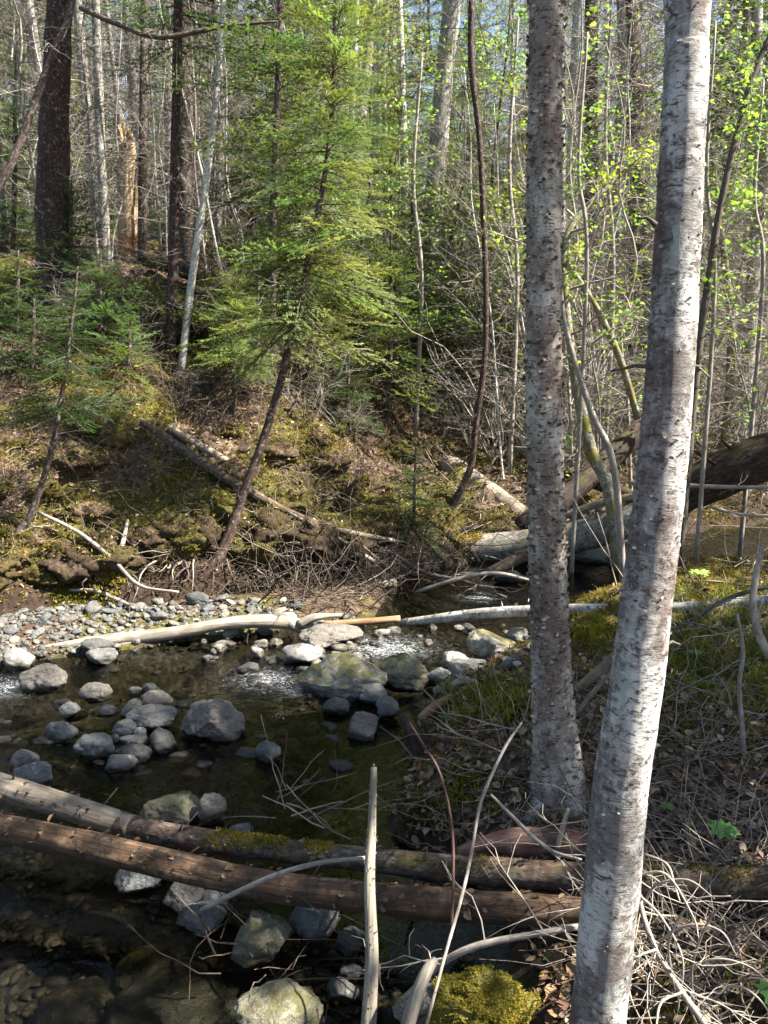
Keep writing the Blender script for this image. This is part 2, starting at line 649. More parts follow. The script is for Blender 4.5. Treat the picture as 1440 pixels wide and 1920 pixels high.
def rock_mat(name, a, b, moss=0.0, wet=False, mosscol=(0.16, 0.16, 0.03), lich=0.0):
    t = NT(name)
    oi = t.node('ShaderNodeObjectInfo')
    tc = t.node('ShaderNodeTexCoord')
    g = t.node('ShaderNodeNewGeometry')
    vec = t.node('ShaderNodeVectorMath', operation='ADD')
    t.link(g.outputs['Position'], vec.inputs[0])
    t.link(oi.outputs['Location'], vec.inputs[1])
    pos = vec.outputs[0]
    n1 = t.noise(pos, 9, 6, 0.65, 0.4)
    n2_ = t.noise(pos, 70, 5, 0.7)
    n3 = t.noise(pos, 260, 2, 0.6)
    rc = t.mix(1.0, t.mix(oi.outputs['Random'], a, b), t.attr('tint').outputs['Color'], 'MULTIPLY')
    col = t.mix(t.ramp(n1, [(0.35, 0), (0.65, 0.55)]), rc, tuple(c * 0.5 for c in a))
    col = t.mix(t.ramp(n2_, [(0.5, 0), (0.75, 0.2)]), col, (0.36, 0.345, 0.31))
    col = t.mix(t.ramp(n3, [(0.40, 0.7), (0.55, 0)]), col, tuple(c * 0.25 for c in a))
    n4 = t.noise(t.mapped(pos, (1, 1, 2.6)), 20, 6, 0.75, 1.5)
    col = t.mix(t.ramp(n4, [(0.36, 0.75), (0.47, 0)]), col, tuple(c * 0.3 for c in a))
    col = t.mix(t.ramp(n4, [(0.58, 0), (0.70, 0.6)]), col, tuple(min(.6, c * 1.9) for c in b))
    cr_ = t.voro(pos, 9, 'DISTANCE_TO_EDGE')
    crf = t.math('MULTIPLY', t.ramp(cr_.outputs['Distance'], [(0.0, 1), (0.022, 0)]), t.ramp(n1, [(0.48, 0), (0.56, 0.8)]))
    col = t.mix(crf, col, tuple(c * 0.2 for c in a))
    if lich:
        col = t.mix(t.ramp(t.noise(pos, 16, 6, 0.75), [(0.66 - lich * 0.2, 0), (0.72 - lich * 0.2, 0.6)]), col, (0.36, 0.365, 0.31))
    sx = t.node('ShaderNodeSeparateXYZ')
    t.link(g.outputs['Normal'], sx.inputs[0])
    if moss:
        f = t.math('ADD', t.math('MULTIPLY', sx.outputs[2], 0.35), t.noise(pos, 11, 6, 0.72))
        f = t.ramp(f, [(0.88 - moss * 0.45, 0), (0.97 - moss * 0.45, 0.9)])
        mc = t.mix(t.noise(pos, 120, 3), mosscol, tuple(c * 0.3 for c in mosscol))
        col = t.mix(f, col, mc)
    # wet and algae-dark up to just above the water line
    sp = t.node('ShaderNodeSeparateXYZ')
    t.link(g.outputs['Position'], sp.inputs[0])
    zz = t.math('ADD', sp.outputs[2], t.math('MULTIPLY', t.noise(pos, 12, 3), 0.05))
    wf = t.node('ShaderNodeMapRange')
    t.link(zz, wf.inputs[0])
    wf.inputs[1].default_value = 0.066
    wf.inputs[2].default_value = 0.05
    wetc = t.mix(1.0, col, (0.34, 0.32, 0.28) if not wet else (0.3, 0.29, 0.27), 'MULTIPLY')
    col = t.mix(wf.outputs[0], col, wetc)
    rough = t.math('SUBTRACT', 0.8, t.math('MULTIPLY', wf.outputs[0], 0.5))
    nb = t.bump(n1, 0.7, 0.035)
    nb = t.bump(n4, 0.6, 0.012, nb)
    nb = t.bump(n2_, 0.35, 0.004, nb)
    return t.done(t.bsdf(col, rough, nb, 0.35))


def water_mat():
    t = NT('stream_water')
    g = t.node('ShaderNodeNewGeometry')
    pos = g.outputs['Position']
    rip = t.attr('tint').outputs['Color']
    sp = t.node('ShaderNodeSeparateColor')
    t.link(rip, sp.inputs[0])
    a = t.noise(t.mapped(pos, (1, 1, 1)), 7, 3, 0.5, 0.6)
    b = t.noise(t.mapped(pos, (1.0, 1.6, 1)), 24, 3, 0.55, 1.0)
    h = t.math('ADD', t.math('MULTIPLY', a, 0.5), t.math('MULTIPLY', t.math('MULTIPLY', b, sp.outputs[0]), 1.0))
    nb = t.node('ShaderNodeBump')
    nb.inputs['Strength'].default_value = 0.5
    nb.inputs['Distance'].default_value = 0.03
    t.link(h, nb.inputs['Height'])
    fr = t.node('ShaderNodeFresnel')
    fr.inputs['IOR'].default_value = 1.33
    t.link(nb.outputs[0], fr.inputs['Normal'])
    tr = t.node('ShaderNodeBsdfTransparent')
    tr.inputs[0].default_value = (0.50, 0.49, 0.42, 1)
    gl = t.node('ShaderNodeBsdfGlossy')
    gl.inputs['Roughness'].default_value = 0.04
    gl.inputs[0].default_value = (1, 1, 1, 1)
    t.link(nb.outputs[0], gl.inputs['Normal'])
    m = t.node('ShaderNodeMixShader')
    t.link(fr.outputs[0], m.inputs[0])
    t.link(tr.outputs[0], m.inputs[1])
    t.link(gl.outputs[0], m.inputs[2])
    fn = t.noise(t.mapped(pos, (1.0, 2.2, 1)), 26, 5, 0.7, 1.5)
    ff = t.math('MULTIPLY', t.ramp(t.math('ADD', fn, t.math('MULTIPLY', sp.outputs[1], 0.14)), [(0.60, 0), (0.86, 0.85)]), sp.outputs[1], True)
    df = t.bsdf((0.75, 0.78, 0.8), 0.35, nb.outputs[0], 0.5)  # white for foam and for sun sparkle painted into the water
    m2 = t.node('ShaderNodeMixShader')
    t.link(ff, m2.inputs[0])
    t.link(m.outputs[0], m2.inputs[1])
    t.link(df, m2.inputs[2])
    return t.done(m2.outputs[0])


M_GROUND = ground_mat()
M_WATER = water_mat()
M_BIRCH = birch_mat('birch_bark_silver', (0.52, 0.50, 0.46), (0.165, 0.153, 0.14), (0.065, 0.048, 0.04), (0.34, 0.37, 0.325), red=0.7, dash=0.03)
M_BIRCH2 = birch_mat('birch_bark_peeling', (0.46, 0.415, 0.355), (0.24, 0.20, 0.165), (0.065, 0.05, 0.038), (0.33, 0.32, 0.26), red=0.6, dash=0.12, ddark=0.025)
M_BIRCHLOG = birch_mat('birch_log_bark', (0.55, 0.53, 0.48), (0.25, 0.23, 0.2), (0.08, 0.06, 0.05), (0.36, 0.38, 0.32), dash=0.07)
M_PALETRUNK = birch_mat('pale_sapling_bark', (0.55, 0.53, 0.48), (0.34, 0.32, 0.28), (0.12, 0.09, 0.07), (0.42, 0.44, 0.38), dash=0.04)
M_SPRUCE = bark_mat('spruce_bark', (0.03, 0.019, 0.015), (0.085, 0.055, 0.043), (0.19, 0.15, 0.125), 0.5, 55, 0.012, (0.24, 0.25, 0.21), 0.40)
M_REDBARK = bark_mat('dark_red_bark', (0.022, 0.012, 0.01), (0.06, 0.034, 0.027), (0.12, 0.08, 0.065), 0.3, 50, 0.015, (0.22, 0.22, 0.19), 0.38)
M_GREYBARK = bark_mat('grey_forest_bark', (0.09, 0.072, 0.06), (0.21, 0.185, 0.16), (0.36, 0.335, 0.30), 0.4, 40, 0.012, (0.36, 0.37, 0.32), 0.45)
M_MOSSBARK = bark_mat('moss_yellow_bark', (0.07, 0.055, 0.035), (0.17, 0.15, 0.11), (0.34, 0.32, 0.27), 0.5, 50, 0.01, (0.36, 0.36, 0.28), 0.45, (0.26, 0.22, 0.04), 0.47)
M_TWIG = bark_mat('pale_dead_twig', (0.12, 0.10, 0.08), (0.27, 0.235, 0.20), (0.42, 0.38, 0.33), 0.3, 90, 0.003)
M_TWIGDARK = bark_mat('dark_twig', (0.035, 0.026, 0.02), (0.10, 0.078, 0.062), (0.2, 0.17, 0.145), 0.3, 90, 0.003)
M_DEADWOOD = bark_mat('bleached_driftwood', (0.085, 0.068, 0.05), (0.27, 0.235, 0.185), (0.42, 0.38, 0.31), 0.06, 60, 0.01)
M_LOGPALE = bark_mat('weathered_pale_log', (0.09, 0.07, 0.05), (0.27, 0.22, 0.165), (0.42, 0.36, 0.28), 0.12, 40, 0.01, (0.16, 0.13, 0.10), 0.4)
M_LOGORANGE = bark_mat('stripped_orange_log', (0.022, 0.013, 0.009), (0.11, 0.062, 0.034), (0.27, 0.18, 0.105), 0.08, 40, 0.02, (0.035, 0.026, 0.02), 0.48)
M_LOGMOSS = bark_mat('log_bark_mossy_top', (0.03, 0.02, 0.014), (0.10, 0.065, 0.045), (0.21, 0.16, 0.12), 0.4, 45, 0.012, (0.20, 0.19, 0.15), 0.40, (0.10, 0.085, 0.02), 0.40, True)
M_LOGDARK = bark_mat('dark_rotten_log', (0.015, 0.010, 0.008), (0.05, 0.034, 0.026), (0.12, 0.085, 0.065), 0.25, 40, 0.015, None, 0, (0.10, 0.10, 0.02), 0.42, True)
M_LOGGREY = bark_mat('grey_log_bark', (0.06, 0.05, 0.04), (0.18, 0.16, 0.135), (0.33, 0.31, 0.27), 0.3, 45, 0.012, (0.36, 0.36, 0.31), 0.42, (0.20, 0.17, 0.03), 0.44, True)
M_LOGRED = bark_mat('rotten_red_log', (0.035, 0.018, 0.014), (0.10, 0.055, 0.042), (0.17, 0.105, 0.085), 0.2, 40, 0.012)
M_ORANGESTICK = bark_mat('peeled_orange_stick', (0.10, 0.05, 0.025), (0.25, 0.145, 0.08), (0.36, 0.24, 0.15), 0.06, 50, 0.003)
def snag_mat():
    t = NT('snag_wood')
    b = t.attr('bco').outputs['Vector']
    n1 = t.noise(t.mapped(b, (1, 1, .06)), 26, 6, .65)
    col = t.ramp(n1, [(.36, (.09, .05, .025)), (.46, (.36, .25, .14)), (.7, (.52, .43, .31))])
    sx = t.node('ShaderNodeSeparateXYZ')
    t.link(b, sx.inputs[0])
    z = t.math('ADD', sx.outputs[2], t.math('MULTIPLY', t.math('SUBTRACT', t.noise(t.mapped(b, (1, 1, .4)), 9, 5, .7), .5), .7))
    f = t.node('ShaderNodeMapRange')
    t.link(z, f.inputs[0])
    f.inputs[1].default_value, f.inputs[2].default_value = .42, .28
    col = t.mix(f.outputs[0], col, t.mix(n1, (.22, .09, .025), (.36, .19, .08)))
    return t.done(t.bsdf(col, .85, t.bump(n1, .9, .02), .15))


M_SNAG = snag_mat()
M_NEEDLE = leaf_mat('conifer_needles', 0.5, 0.55, 0.3)
M_LEAF = leaf_mat('young_leaves', 0.55, 0.5, 0.35)
M_LITTER = leaf_mat('dead_leaves', 0.12, 0.75, 0.2)
M_GRASS = leaf_mat('grass_blades', 0.4, 0.6, 0.2)
M_MOSSTUFT = leaf_mat('moss_tufts', 0.3, 0.9, 0.05)
M_ROCK = rock_mat('grey_stone', (0.14, 0.137, 0.128), (0.21, 0.198, 0.178), lich=0.3)
M_ROCKBLUE = rock_mat('blue_grey_stone', (0.12, 0.126, 0.126), (0.17, 0.176, 0.173), lich=0.2)
M_ROCKBROWN = rock_mat('brown_stone', (0.17, 0.148, 0.125), (0.225, 0.195, 0.165), lich=0.2)
M_ROCKPALE = rock_mat('pale_stone', (0.26, 0.245, 0.21), (0.38, 0.355, 0.305))
M_ROCKMOSS = rock_mat('mossy_stone', (0.27, 0.255, 0.20), (0.33, 0.31, 0.25), moss=0.36, lich=0.6, mosscol=(0.16, 0.14, 0.04))
M_ROCKGREEN = rock_mat('mossy_green_stone', (0.17, 0.155, 0.10), (0.20, 0.185, 0.125), moss=0.26, mosscol=(0.11, 0.10, 0.035))
M_ROCKFULLMOSS = rock_mat('moss_covered_stone', (0.15, 0.14, 0.06), (0.17, 0.16, 0.07), moss=1.3, mosscol=(0.16, 0.14, 0.022))
M_ROCKDARK = rock_mat('dark_wet_stone', (0.055, 0.058, 0.055), (0.09, 0.085, 0.075), wet=True)
t = NT('foam_and_sparkle_white')
M_FOAMSPARKLE = t.done(t.bsdf((0.8, 0.82, 0.84), 0.4, None, 0.5))  # foam white that also stands in for sun sparkle

# ------------------------------------------------------------------ ground
def spaced(a, b, step, lo, hi, n):
    core = np.arange(a, b + 1e-6, step)
    k = np.arange(1, n + 1) / n
    L = a - (a - lo) * (k ** 2.6)[::-1]
    U = b + (hi - b) * (k ** 2.6)
    return np.concatenate([L, core, U])


gx = spaced(-4.2, 5.2, 0.038, -90, 90, 60)
gy = spaced(1.2, 11.5, 0.040, -40, 130, 70)
X, Y = np.meshgrid(gx, gy)
Z = height(X, Y)
DL = sdist(LTOE, X.ravel(), Y.ravel()).reshape(X.shape)
DR = -sdist(REDGE, X.ravel(), Y.ravel()).reshape(X.shape)


def moss_mask(x, y, dl, dr):
    m = 0.50 + 0.6 * n2(x, y, 0.8, 21.0, 3)
    m = m + 0.12 * np.exp(-((dl - 0.7) / 0.9) ** 2) + 0.16 * np.exp(-((dr - 0.6) / 0.7) ** 2) * (y > 3.5)
    m = m - 0.35 * ((dr > 0) & (y < 3.2)) + 0.02 * ((dr > 0) & (x > 1.2) & (y > 3.4))
    m = m - 0.15 * ((dl > 0) & (x > -0.5) & (x < 3.0) & (y < 12))
    return np.clip(m, 0, 1)


mm = moss_mask(X, Y, DL, DR)
slope = np.hypot(*np.gradient(Z, gy, gx))
soil = np.clip(sst(0.6, 0.15, DL) * (DL > -0.1) * 0.97 + sst(1.1, 1.9, slope) * 0.6 + sst(.2, .02, DR) * (DR > -.05) * .7, 0, 1)
bedm = sst(0.03, -0.02, Z) * ((DL < 0.1) & (DR < 0.1))
cols = np.stack([mm, soil, bedm], -1).reshape(-1, 3)
nx, ny = len(gx), len(gy)
i, j = np.meshgrid(np.arange(nx - 1), np.arange(ny - 1))
a = j * nx + i
quads = np.stack([a, a + 1, a + nx + 1, a + nx], -1).reshape(-1, 4)
ground = MB().add(np.stack([X, Y, Z], -1), quads, None, None, cols).build('ground', M_GROUND)
tag(ground, 'forest floor of leaf litter, moss and soil sloping to the stream bed', 'ground', kind='structure')

# water: one sheet inside the channel
wx = np.concatenate([np.arange(-14, -4, 0.25), np.arange(-4, 5, 0.06), np.arange(5, 14, 0.25)])
wy = np.concatenate([np.arange(-6, 1.6, 0.25), np.arange(1.6, 11, 0.06), np.arange(11, 16, 0.25)])
WX, WY = np.meshgrid(wx, wy)
WH = height(WX, WY, False)
riff = np.zeros_like(WX)
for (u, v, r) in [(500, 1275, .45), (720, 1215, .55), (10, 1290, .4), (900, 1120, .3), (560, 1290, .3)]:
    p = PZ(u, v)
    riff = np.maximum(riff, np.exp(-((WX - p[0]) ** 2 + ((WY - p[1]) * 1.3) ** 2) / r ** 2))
foam_sparkle_m = np.clip(riff, 0, 1) ** 2  # where foam and painted sun sparkle whiten the water colour
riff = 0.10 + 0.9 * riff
nx, ny = len(wx), len(wy)
i, j = np.meshgrid(np.arange(nx - 1), np.arange(ny - 1))
a = (j * nx + i).ravel()
keep = np.minimum.reduce([WH.ravel()[a], WH.ravel()[a + 1], WH.ravel()[a + nx], WH.ravel()[a + nx + 1]]) < 0.03
a = a[keep]
WZ = 0.012 * (riff - 0.10) * n2(WX, WY, 9, 2.0, 2)
water = MB().add(np.stack([WX, WY, WZ], -1), np.stack([a, a + 1, a + nx + 1, a + nx], -1), None, None, np.stack([riff, foam_sparkle_m, riff], -1).reshape(-1, 3)).build('stream_water', M_WATER)
tag(water, 'shallow dark stream winding between stony banks', 'water', kind='structure')

# ------------------------------------------------------------------ foliage templates
def needle_spray(L, nside, ntw, seed, needle=0.017, dens=5, droop=0.12):
    """a flat spruce bough along +x: stem, side branchlets, needles as thin triangles"""
    r = np.random.default_rng(seed)
    V, T, C = [], [], []

    def needles(p0, d, ln, width, g):
        k = max(3, int(dens * ln / 0.06))
        tt = (np.arange(k) + r.random(k) * 0.6) / k
        side = np.cross(d, [0, 0, 1.0])
        side /= np.linalg.norm(side) + 1e-9
        for s in (-1, 1):
            for x in tt:
                b = p0 + d * ln * x
                tip = b + (side * s * 0.75 + d * 0.75 + np.array([0, 0, r.normal() * 0.35])) * width * (1 - 0.45 * x)
                w = d * 0.0075 + np.array([0, 0, 0.002])
                n = len(V)
                V.extend([b - w, b + w, tip])
                T.append((n, n + 1, n + 2))
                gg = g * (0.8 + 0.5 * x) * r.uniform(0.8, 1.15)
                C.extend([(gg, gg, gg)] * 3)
    xs = (np.arange(nside) + 0.6 + r.random(nside) * 0.5) / (nside + 0.8)
    stem = lambda x: np.array([x * L, 0.04 * L * math.sin(x * 3), -droop * L * x * x + 0.06 * L * x ** 4])
    for a in np.linspace(0.15, 0.95, 9):
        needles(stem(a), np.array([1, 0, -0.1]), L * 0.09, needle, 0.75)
    for q, x in enumerate(xs):
        s = 1 if q % 2 else -1
        bl = L * (0.42 * (1 - x) + 0.07) * r.uniform(0.7, 1.2)
        d = np.array([0.72, s * 0.7, -0.08 + r.normal() * 0.1])
        d /= np.linalg.norm(d)
        p = stem(x)
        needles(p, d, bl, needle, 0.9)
        m = max(1, int(ntw * bl / (0.3 * L)))
        for w in range(m):
            xx = (w + 0.5) / m
            d2 = d * 0.6 + np.array([0.55, -s * 0.35 if w % 2 else s * 0.85, r.normal() * 0.15])
            d2 /= np.linalg.norm(d2)
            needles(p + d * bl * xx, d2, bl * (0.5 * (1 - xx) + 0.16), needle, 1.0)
    return np.array(V), np.array(T), np.array(C)


SPRAY = [needle_spray(1.0, 14, 3, 40 + k, 0.034, 3.0) for k in range(3)]           # near boughs, 1 m long, scaled on use
SPRAYMID = [needle_spray(1.0, 11, 2, 80 + k, 0.045, 2.0) for k in range(3)]
SPRAYFAR = [needle_spray(1.0, 9, 2, 60 + k, 0.06, 1.3) for k in range(3)]
for s in SPRAYFAR + SPRAYMID:
    mid_ = s[0].reshape(-1, 3, 3)
    c_ = mid_[:, :2].mean(1, keepdims=True)
    mid_[:, :2] = c_ + (mid_[:, :2] - c_) * (2.6 if len(s[1]) < 260 else 1.5)


def leaf_tmpl():
    """a young maple leaf, five lobes, drooping, along +x"""
    ang = np.array([0, 18, 40, 58, 95, 130, 180, 230, 265, 302, 320, 342]) * math.pi / 180
    rad = np.array([1, .62, .92, .5, .72, .3, .12, .3, .72, .5, .92, .62])
    V = [np.array([0.35, 0, 0.02])]
    for a_, r_ in zip(ang, rad):
        x, y = 0.35 + 0.65 * r_ * math.cos(a_), 0.65 * r_ * math.sin(a_)
        V.append(np.array([x, y, -0.18 * x * x - 0.2 * y * y]))
    T = [(0, 1 + k, 1 + (k + 1) % 12) for k in range(12)]
    return np.array(V), np.array(T), np.ones((13, 3))


LEAF = leaf_tmpl()
OVAL = (np.array([[0, 0, 0], [.35, .24, .05], [.7, .2, .03], [1, 0, -.08], [.7, -.2, .03], [.35, -.24, .05]], float),
        np.array([[0, 1, 5], [1, 2, 5], [2, 4, 5], [2, 3, 4]]), np.ones((6, 3)))
CURL = (np.array([[0, 0, 0], [.3, .3, .10], [.7, .26, .16], [1, 0, .02], [.7, -.26, .14], [.3, -.3, .12], [.5, 0, -.04]], float),
        np.array([[0, 1, 6], [1, 2, 6], [2, 3, 6], [3, 4, 6], [4, 5, 6], [5, 0, 6]]), np.ones((7, 3)))


def along(P, t):
    """point on a polyline at fraction t of its length (array t)"""
    seg = np.linalg.norm(np.diff(P, axis=0), axis=1)
    s = np.concatenate([[0], np.cumsum(seg)])
    q = np.asarray(t) * s[-1]
    return np.stack([np.interp(q, s, P[:, k]) for k in range(3)], -1)


def spruce_boughs(path, f0, f1, n, L0, L1, mb, tmpl, tint, stems=None, pitch0=-0.15, pitch1=0.5, side=None):
    f = f0 + (f1 - f0) * np.sort(rng.random(n))
    k = (f - f0) / (f1 - f0)
    pos = along(path, f)
    az = np.arange(n) * 2.399 + rng.random(n) * 0.8
    if side is not None:
        az = side[0] + (rng.random(n) - 0.5) * side[1]
    L = (L0 * (1 - k) + L1 * k) * rng.uniform(0.6, 1.15, n)
    pt = pitch0 * (1 - k) + pitch1 * k + rng.normal(0, 0.22, n)
    Xd = np.stack([np.cos(az) * np.cos(pt), np.sin(az) * np.cos(pt), np.sin(pt)], 1)
    Zd = np.tile([0, 0, 1.0], (n, 1)) + rng.normal(0, 0.3, (n, 3))
    tn = np.array(tint)[None] * rng.uniform(0.65, 1.3, (n, 1)) * np.stack([rng.uniform(0.8, 1.3, n), np.ones(n), rng.uniform(0.7, 1.2, n)], 1)
    which = rng.integers(0, len(tmpl), n)
    for w in range(len(tmpl)):
        m = which == w
        if m.any():
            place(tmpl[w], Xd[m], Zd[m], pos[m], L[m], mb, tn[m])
    if stems is not None:
        xs = np.linspace(0, 0.95, 5)
        Zp = np.cross(Xd, np.cross(Zd, Xd))
        Zp /= np.linalg.norm(Zp, axis=1)[:, None]
        pp = pos[:, None, :] + Xd[:, None, :] * (xs[None, :, None] * L[:, None, None]) + Zp[:, None, :] * ((-0.12 * xs ** 2 + 0.06 * xs ** 4)[None, :, None] * L[:, None, None])
        tubes(pp, np.linspace(0.006, 0.0015, 5)[None] * np.ones((n, 1)) * L[:, None] ** 0.5 * 1.3, 3, mb=stems, caps=False)


def dead_twigs(path, f0, f1, n, L0, L1, mb, r=0.006, sub=4, grav=-0.1, flat=True, pitch=0.0):
    f = f0 + (f1 - f0) * rng.random(n)
    pos = along(path, f)
    az = rng.random(n) * 6.283
    d = np.stack([np.cos(az), np.sin(az), pitch + rng.normal(0, 0.2, n)], 1)
    L = rng.uniform(L0, L1, n)
    w = wander(pos, d, L, 4, 0.35, grav)
    tubes(w, np.linspace(1, 0.3, 5)[None] * (r * (L / L1) ** 0.5)[:, None], 3, mb=mb, caps=False)
    for s in range(sub):
        t = rng.uniform(0.25, 0.95, n)
        ii = np.minimum((t * 4).astype(int), 3)
        p0 = w[np.arange(n), ii] + (w[np.arange(n), ii + 1] - w[np.arange(n), ii]) * (t * 4 - ii)[:, None]
        d0 = (w[np.arange(n), ii + 1] - w[np.arange(n), ii])
        d0 = d0 / (np.linalg.norm(d0, axis=1)[:, None] + 1e-9) + rand_unit(n) * np.array([1, 1, 0.6])
        w2 = wander(p0, d0, L * rng.uniform(0.2, 0.5, n), 3, 0.5, grav)
        tubes(w2, np.linspace(0.55, 0.2, 4)[None] * (r * (L / L1) ** 0.5)[:, None], 3, mb=mb, caps=False)


def leaf_clusters(pts, mb, size=0.05, per=5, tint=(0.22, 0.34, 0.035), spread=0.05, tmpl=LEAF):
    n = len(pts) * per
    p = np.repeat(pts, per, 0) + rng.normal(0, spread, (n, 3))
    d = rand_unit(n)
    d[:, 2] = d[:, 2] * 0.4 - 0.25
    z = rng.normal(0, 0.45, (n, 3)) + np.array([0, 0, 1.0])
    tn = np.array(tint)[None] * rng.uniform(0.7, 1.3, (n, 1)) * np.stack([rng.uniform(0.8, 1.2, n), np.ones(n), rng.uniform(0.6, 1.5, n)], 1)
    place(tmpl, d, z, p, size * rng.uniform(0.6, 1.25, n), mb, tn)

# ------------------------------------------------------------------ pixel paths
def pixpath(pts, y0=None, y1=None, drape=False, lift=0.0):
    """pixel polyline -> world points; depth from the ground it touches or from y0..y1"""
    out = []
    n = len(pts)
    for k, p in enumerate(pts):
        if len(p) == 3:
            out.append(PY(p[0], p[1], p[2]))
        elif drape:
            out.append(G(p[0], p[1], lift))
        else:
            t = k / max(1, n - 1)
            out.append(PY(p[0], p[1], y0 + (y1 - y0) * t))
    return np.array(out)


def widths(P, w):
    w = np.interp(np.linspace(0, 1, len(P)), np.linspace(0, 1, len(w)), w)
    return np.array([0.5 * ww * mpp(p) for p, ww in zip(P, w)])


def extend_up(P, r, H, wob=0.15, rtop=0.3):
    """continue a trunk above the frame to height H above its base"""
    top = P[-1]
    need = P[0][2] + H - top[2]
    if need < 0.5:
        return P, r
    d = P[-1] - P[-2]
    d = d / (np.linalg.norm(d) + 1e-9)
    d = d * 0.6 + np.array([0, 0, 0.5])
    d /= d[2]
    ex = [top + d * need * t + np.array([rng.normal() * wob * t, rng.normal() * wob * t, 0]) for t in (0.25, 0.5, 0.75, 1.0)]
    re = [r[-1] * (1 - t * (1 - rtop)) for t in (0.25, 0.5, 0.75, 1.0)]
    return np.vstack([P, ex]), np.concatenate([r, re])


def leafy_crown(path, f0, n, L0, L1, leaves, twigs, per=5, size=0.06, tint=(0.22, 0.34, 0.035), nl=5, rr=0.02):
    """limbs with twigs and clusters of young leaves on the upper part of a trunk"""
    f = f0 + (1 - f0) * rng.random(n) ** 0.9
    pos = along(path, f)
    az = rng.random(n) * 6.283
    d = np.stack([np.cos(az), np.sin(az), rng.uniform(0.1, 0.9, n)], 1)
    L = rng.uniform(L0, L1, n) * (1.15 - 0.6 * (f - f0) / (1 - f0))
    w = wander(pos, d, L, 5, 0.4, 0.15)
    tubes(w, np.linspace(1, 0.25, 6)[None] * (rr * L / L1)[:, None], 4, mb=twigs, caps=False)
    tips = [w[:, -1]]
    for s in range(nl):
        t = rng.uniform(0.25, 0.98, n)
        ii = np.minimum((t * 5).astype(int), 4)
        p0 = w[np.arange(n), ii]
        d0 = (w[np.arange(n), ii + 1] - w[np.arange(n), ii])
        d0 = d0 / (np.linalg.norm(d0, axis=1)[:, None] + 1e-9) + rand_unit(n) * 0.8
        w2 = wander(p0, d0, L * rng.uniform(0.25, 0.55, n), 3, 0.5, 0.1)
        tubes(w2, np.linspace(0.4, 0.12, 4)[None] * (rr * L / L1)[:, None], 3, mb=twigs, caps=False)
        tips += [w2[:, -1], w2[:, 2]]
    tips = np.concatenate(tips)
    if leaves is not None:
        leaf_clusters(tips, leaves, size, per, tint, size * 0.8)
    return tips

# ------------------------------------------------------------------ featured trees
def trunk_part(parent, P, r, mat, n=14, k=5, disp=0.06, dfreq=5.0, name='trunk', flare=0.0):
    S, q = smooth_path(P, r, k)
    if flare:
        arc = np.concatenate([[0], np.cumsum(np.linalg.norm(np.diff(S, axis=0), axis=1))])
        q = q * (1 + flare * np.exp(-arc / (4 * r[0])))
    o = tubes(S, q, n, disp, dfreq, seed=rng.random() * 50).build(name, mat, parent)
    return o, S, q


def bark_flakes(S, q, n, size, mat, parent, tint=(1, 1, 1), out=0.5, name='peeling_bark', f0=0.0, f1=1.0):
    """thin curls of bark standing off a trunk"""
    f = rng.uniform(f0, f1, n)
    pos = along(S, f)
    seg = np.linalg.norm(np.diff(S, axis=0), axis=1)
    s = np.concatenate([[0], np.cumsum(seg)]) / seg.sum()
    rad = np.interp(f, s, q)
    az = rng.random(n) * 6.283
    nrm = np.stack([np.cos(az), np.sin(az), np.zeros(n)], 1)
    tan = np.stack([-np.sin(az), np.cos(az), rng.normal(0, 0.35, n)], 1)
    tan = tan * np.where(rng.random(n) < 0.5, -1, 1)[:, None]
    mb = MB()
    tn = np.array(tint)[None] * rng.choice([.3, .6, 1.0, 1.9], (n, 1))
    place(CURL, tan + nrm * rng.uniform(0.1, out, n)[:, None], nrm, pos + nrm * (rad * 0.98)[:, None], size * rng.uniform(0.4, 1.3, n), mb, tn)
    o = mb.build(name, mat, parent)
    o['kind'] = 'stuff'
    return o


# front birch, leaning right, close to the camera
P = pixpath([(1092, 2120), (1120, 1920), (1142, 1710), (1160, 1500), (1190, 1300), (1215, 1100), (1244, 850), (1262, 600), (1276, 350), (1288, 100), (1296, -60)], 1.62, 1.8)
P[0][2] = min(P[0][2], H1(P[0][0], P[0][1]) - 0.03)
r = widths(P, [104, 95, 101, 101, 98, 95, 90, 87, 83, 80, 78])
P, r = extend_up(P, r, 10.5, 0.3, 0.2)
tr = thing('birch_tree', 'silvery white birch trunk nearest the camera, leaning right, sunlit on its right side', 'tree', P[0])
o, S, q = trunk_part(tr, P, r, M_BIRCH, 28, 12, 0.045, 8.0, flare=0.25)
bark_flakes(S, q, 900, 0.010, M_LITTER, o, (0.30, 0.28, 0.25), 0.45, f1=0.36)
for (u, v, du, dv, ll) in [(1253, 1207, 22, -2, 1), (1222, 1485, 14, -8, 1), (1228, 1400, 10, -4, 1), (1290, 690, 25, -6, 1), (1215, 688, -70, 4, 1), (1222, 415, -28, -10, 1)]:
    a = PY(u, v, 1.72)
    b = PY(u + du, v + dv, 1.73)
    pth = np.stack([a + (b - a) * t + np.array([0, 0, 0.004 * math.sin(5 * t)]) for t in np.linspace(-0.3, 1, 5)])
    tubes(pth, np.linspace(0.006, 0.002, 5), 5).build('twig_stub', M_TWIGDARK, o)
tw, lv = MB(), MB()
leafy_crown(S, 0.52, 26, 0.8, 2.0, lv, tw, 4, 0.05)
tw.build('limbs', M_TWIGDARK, tr)
lv.build('crown', M_LEAF, tr)

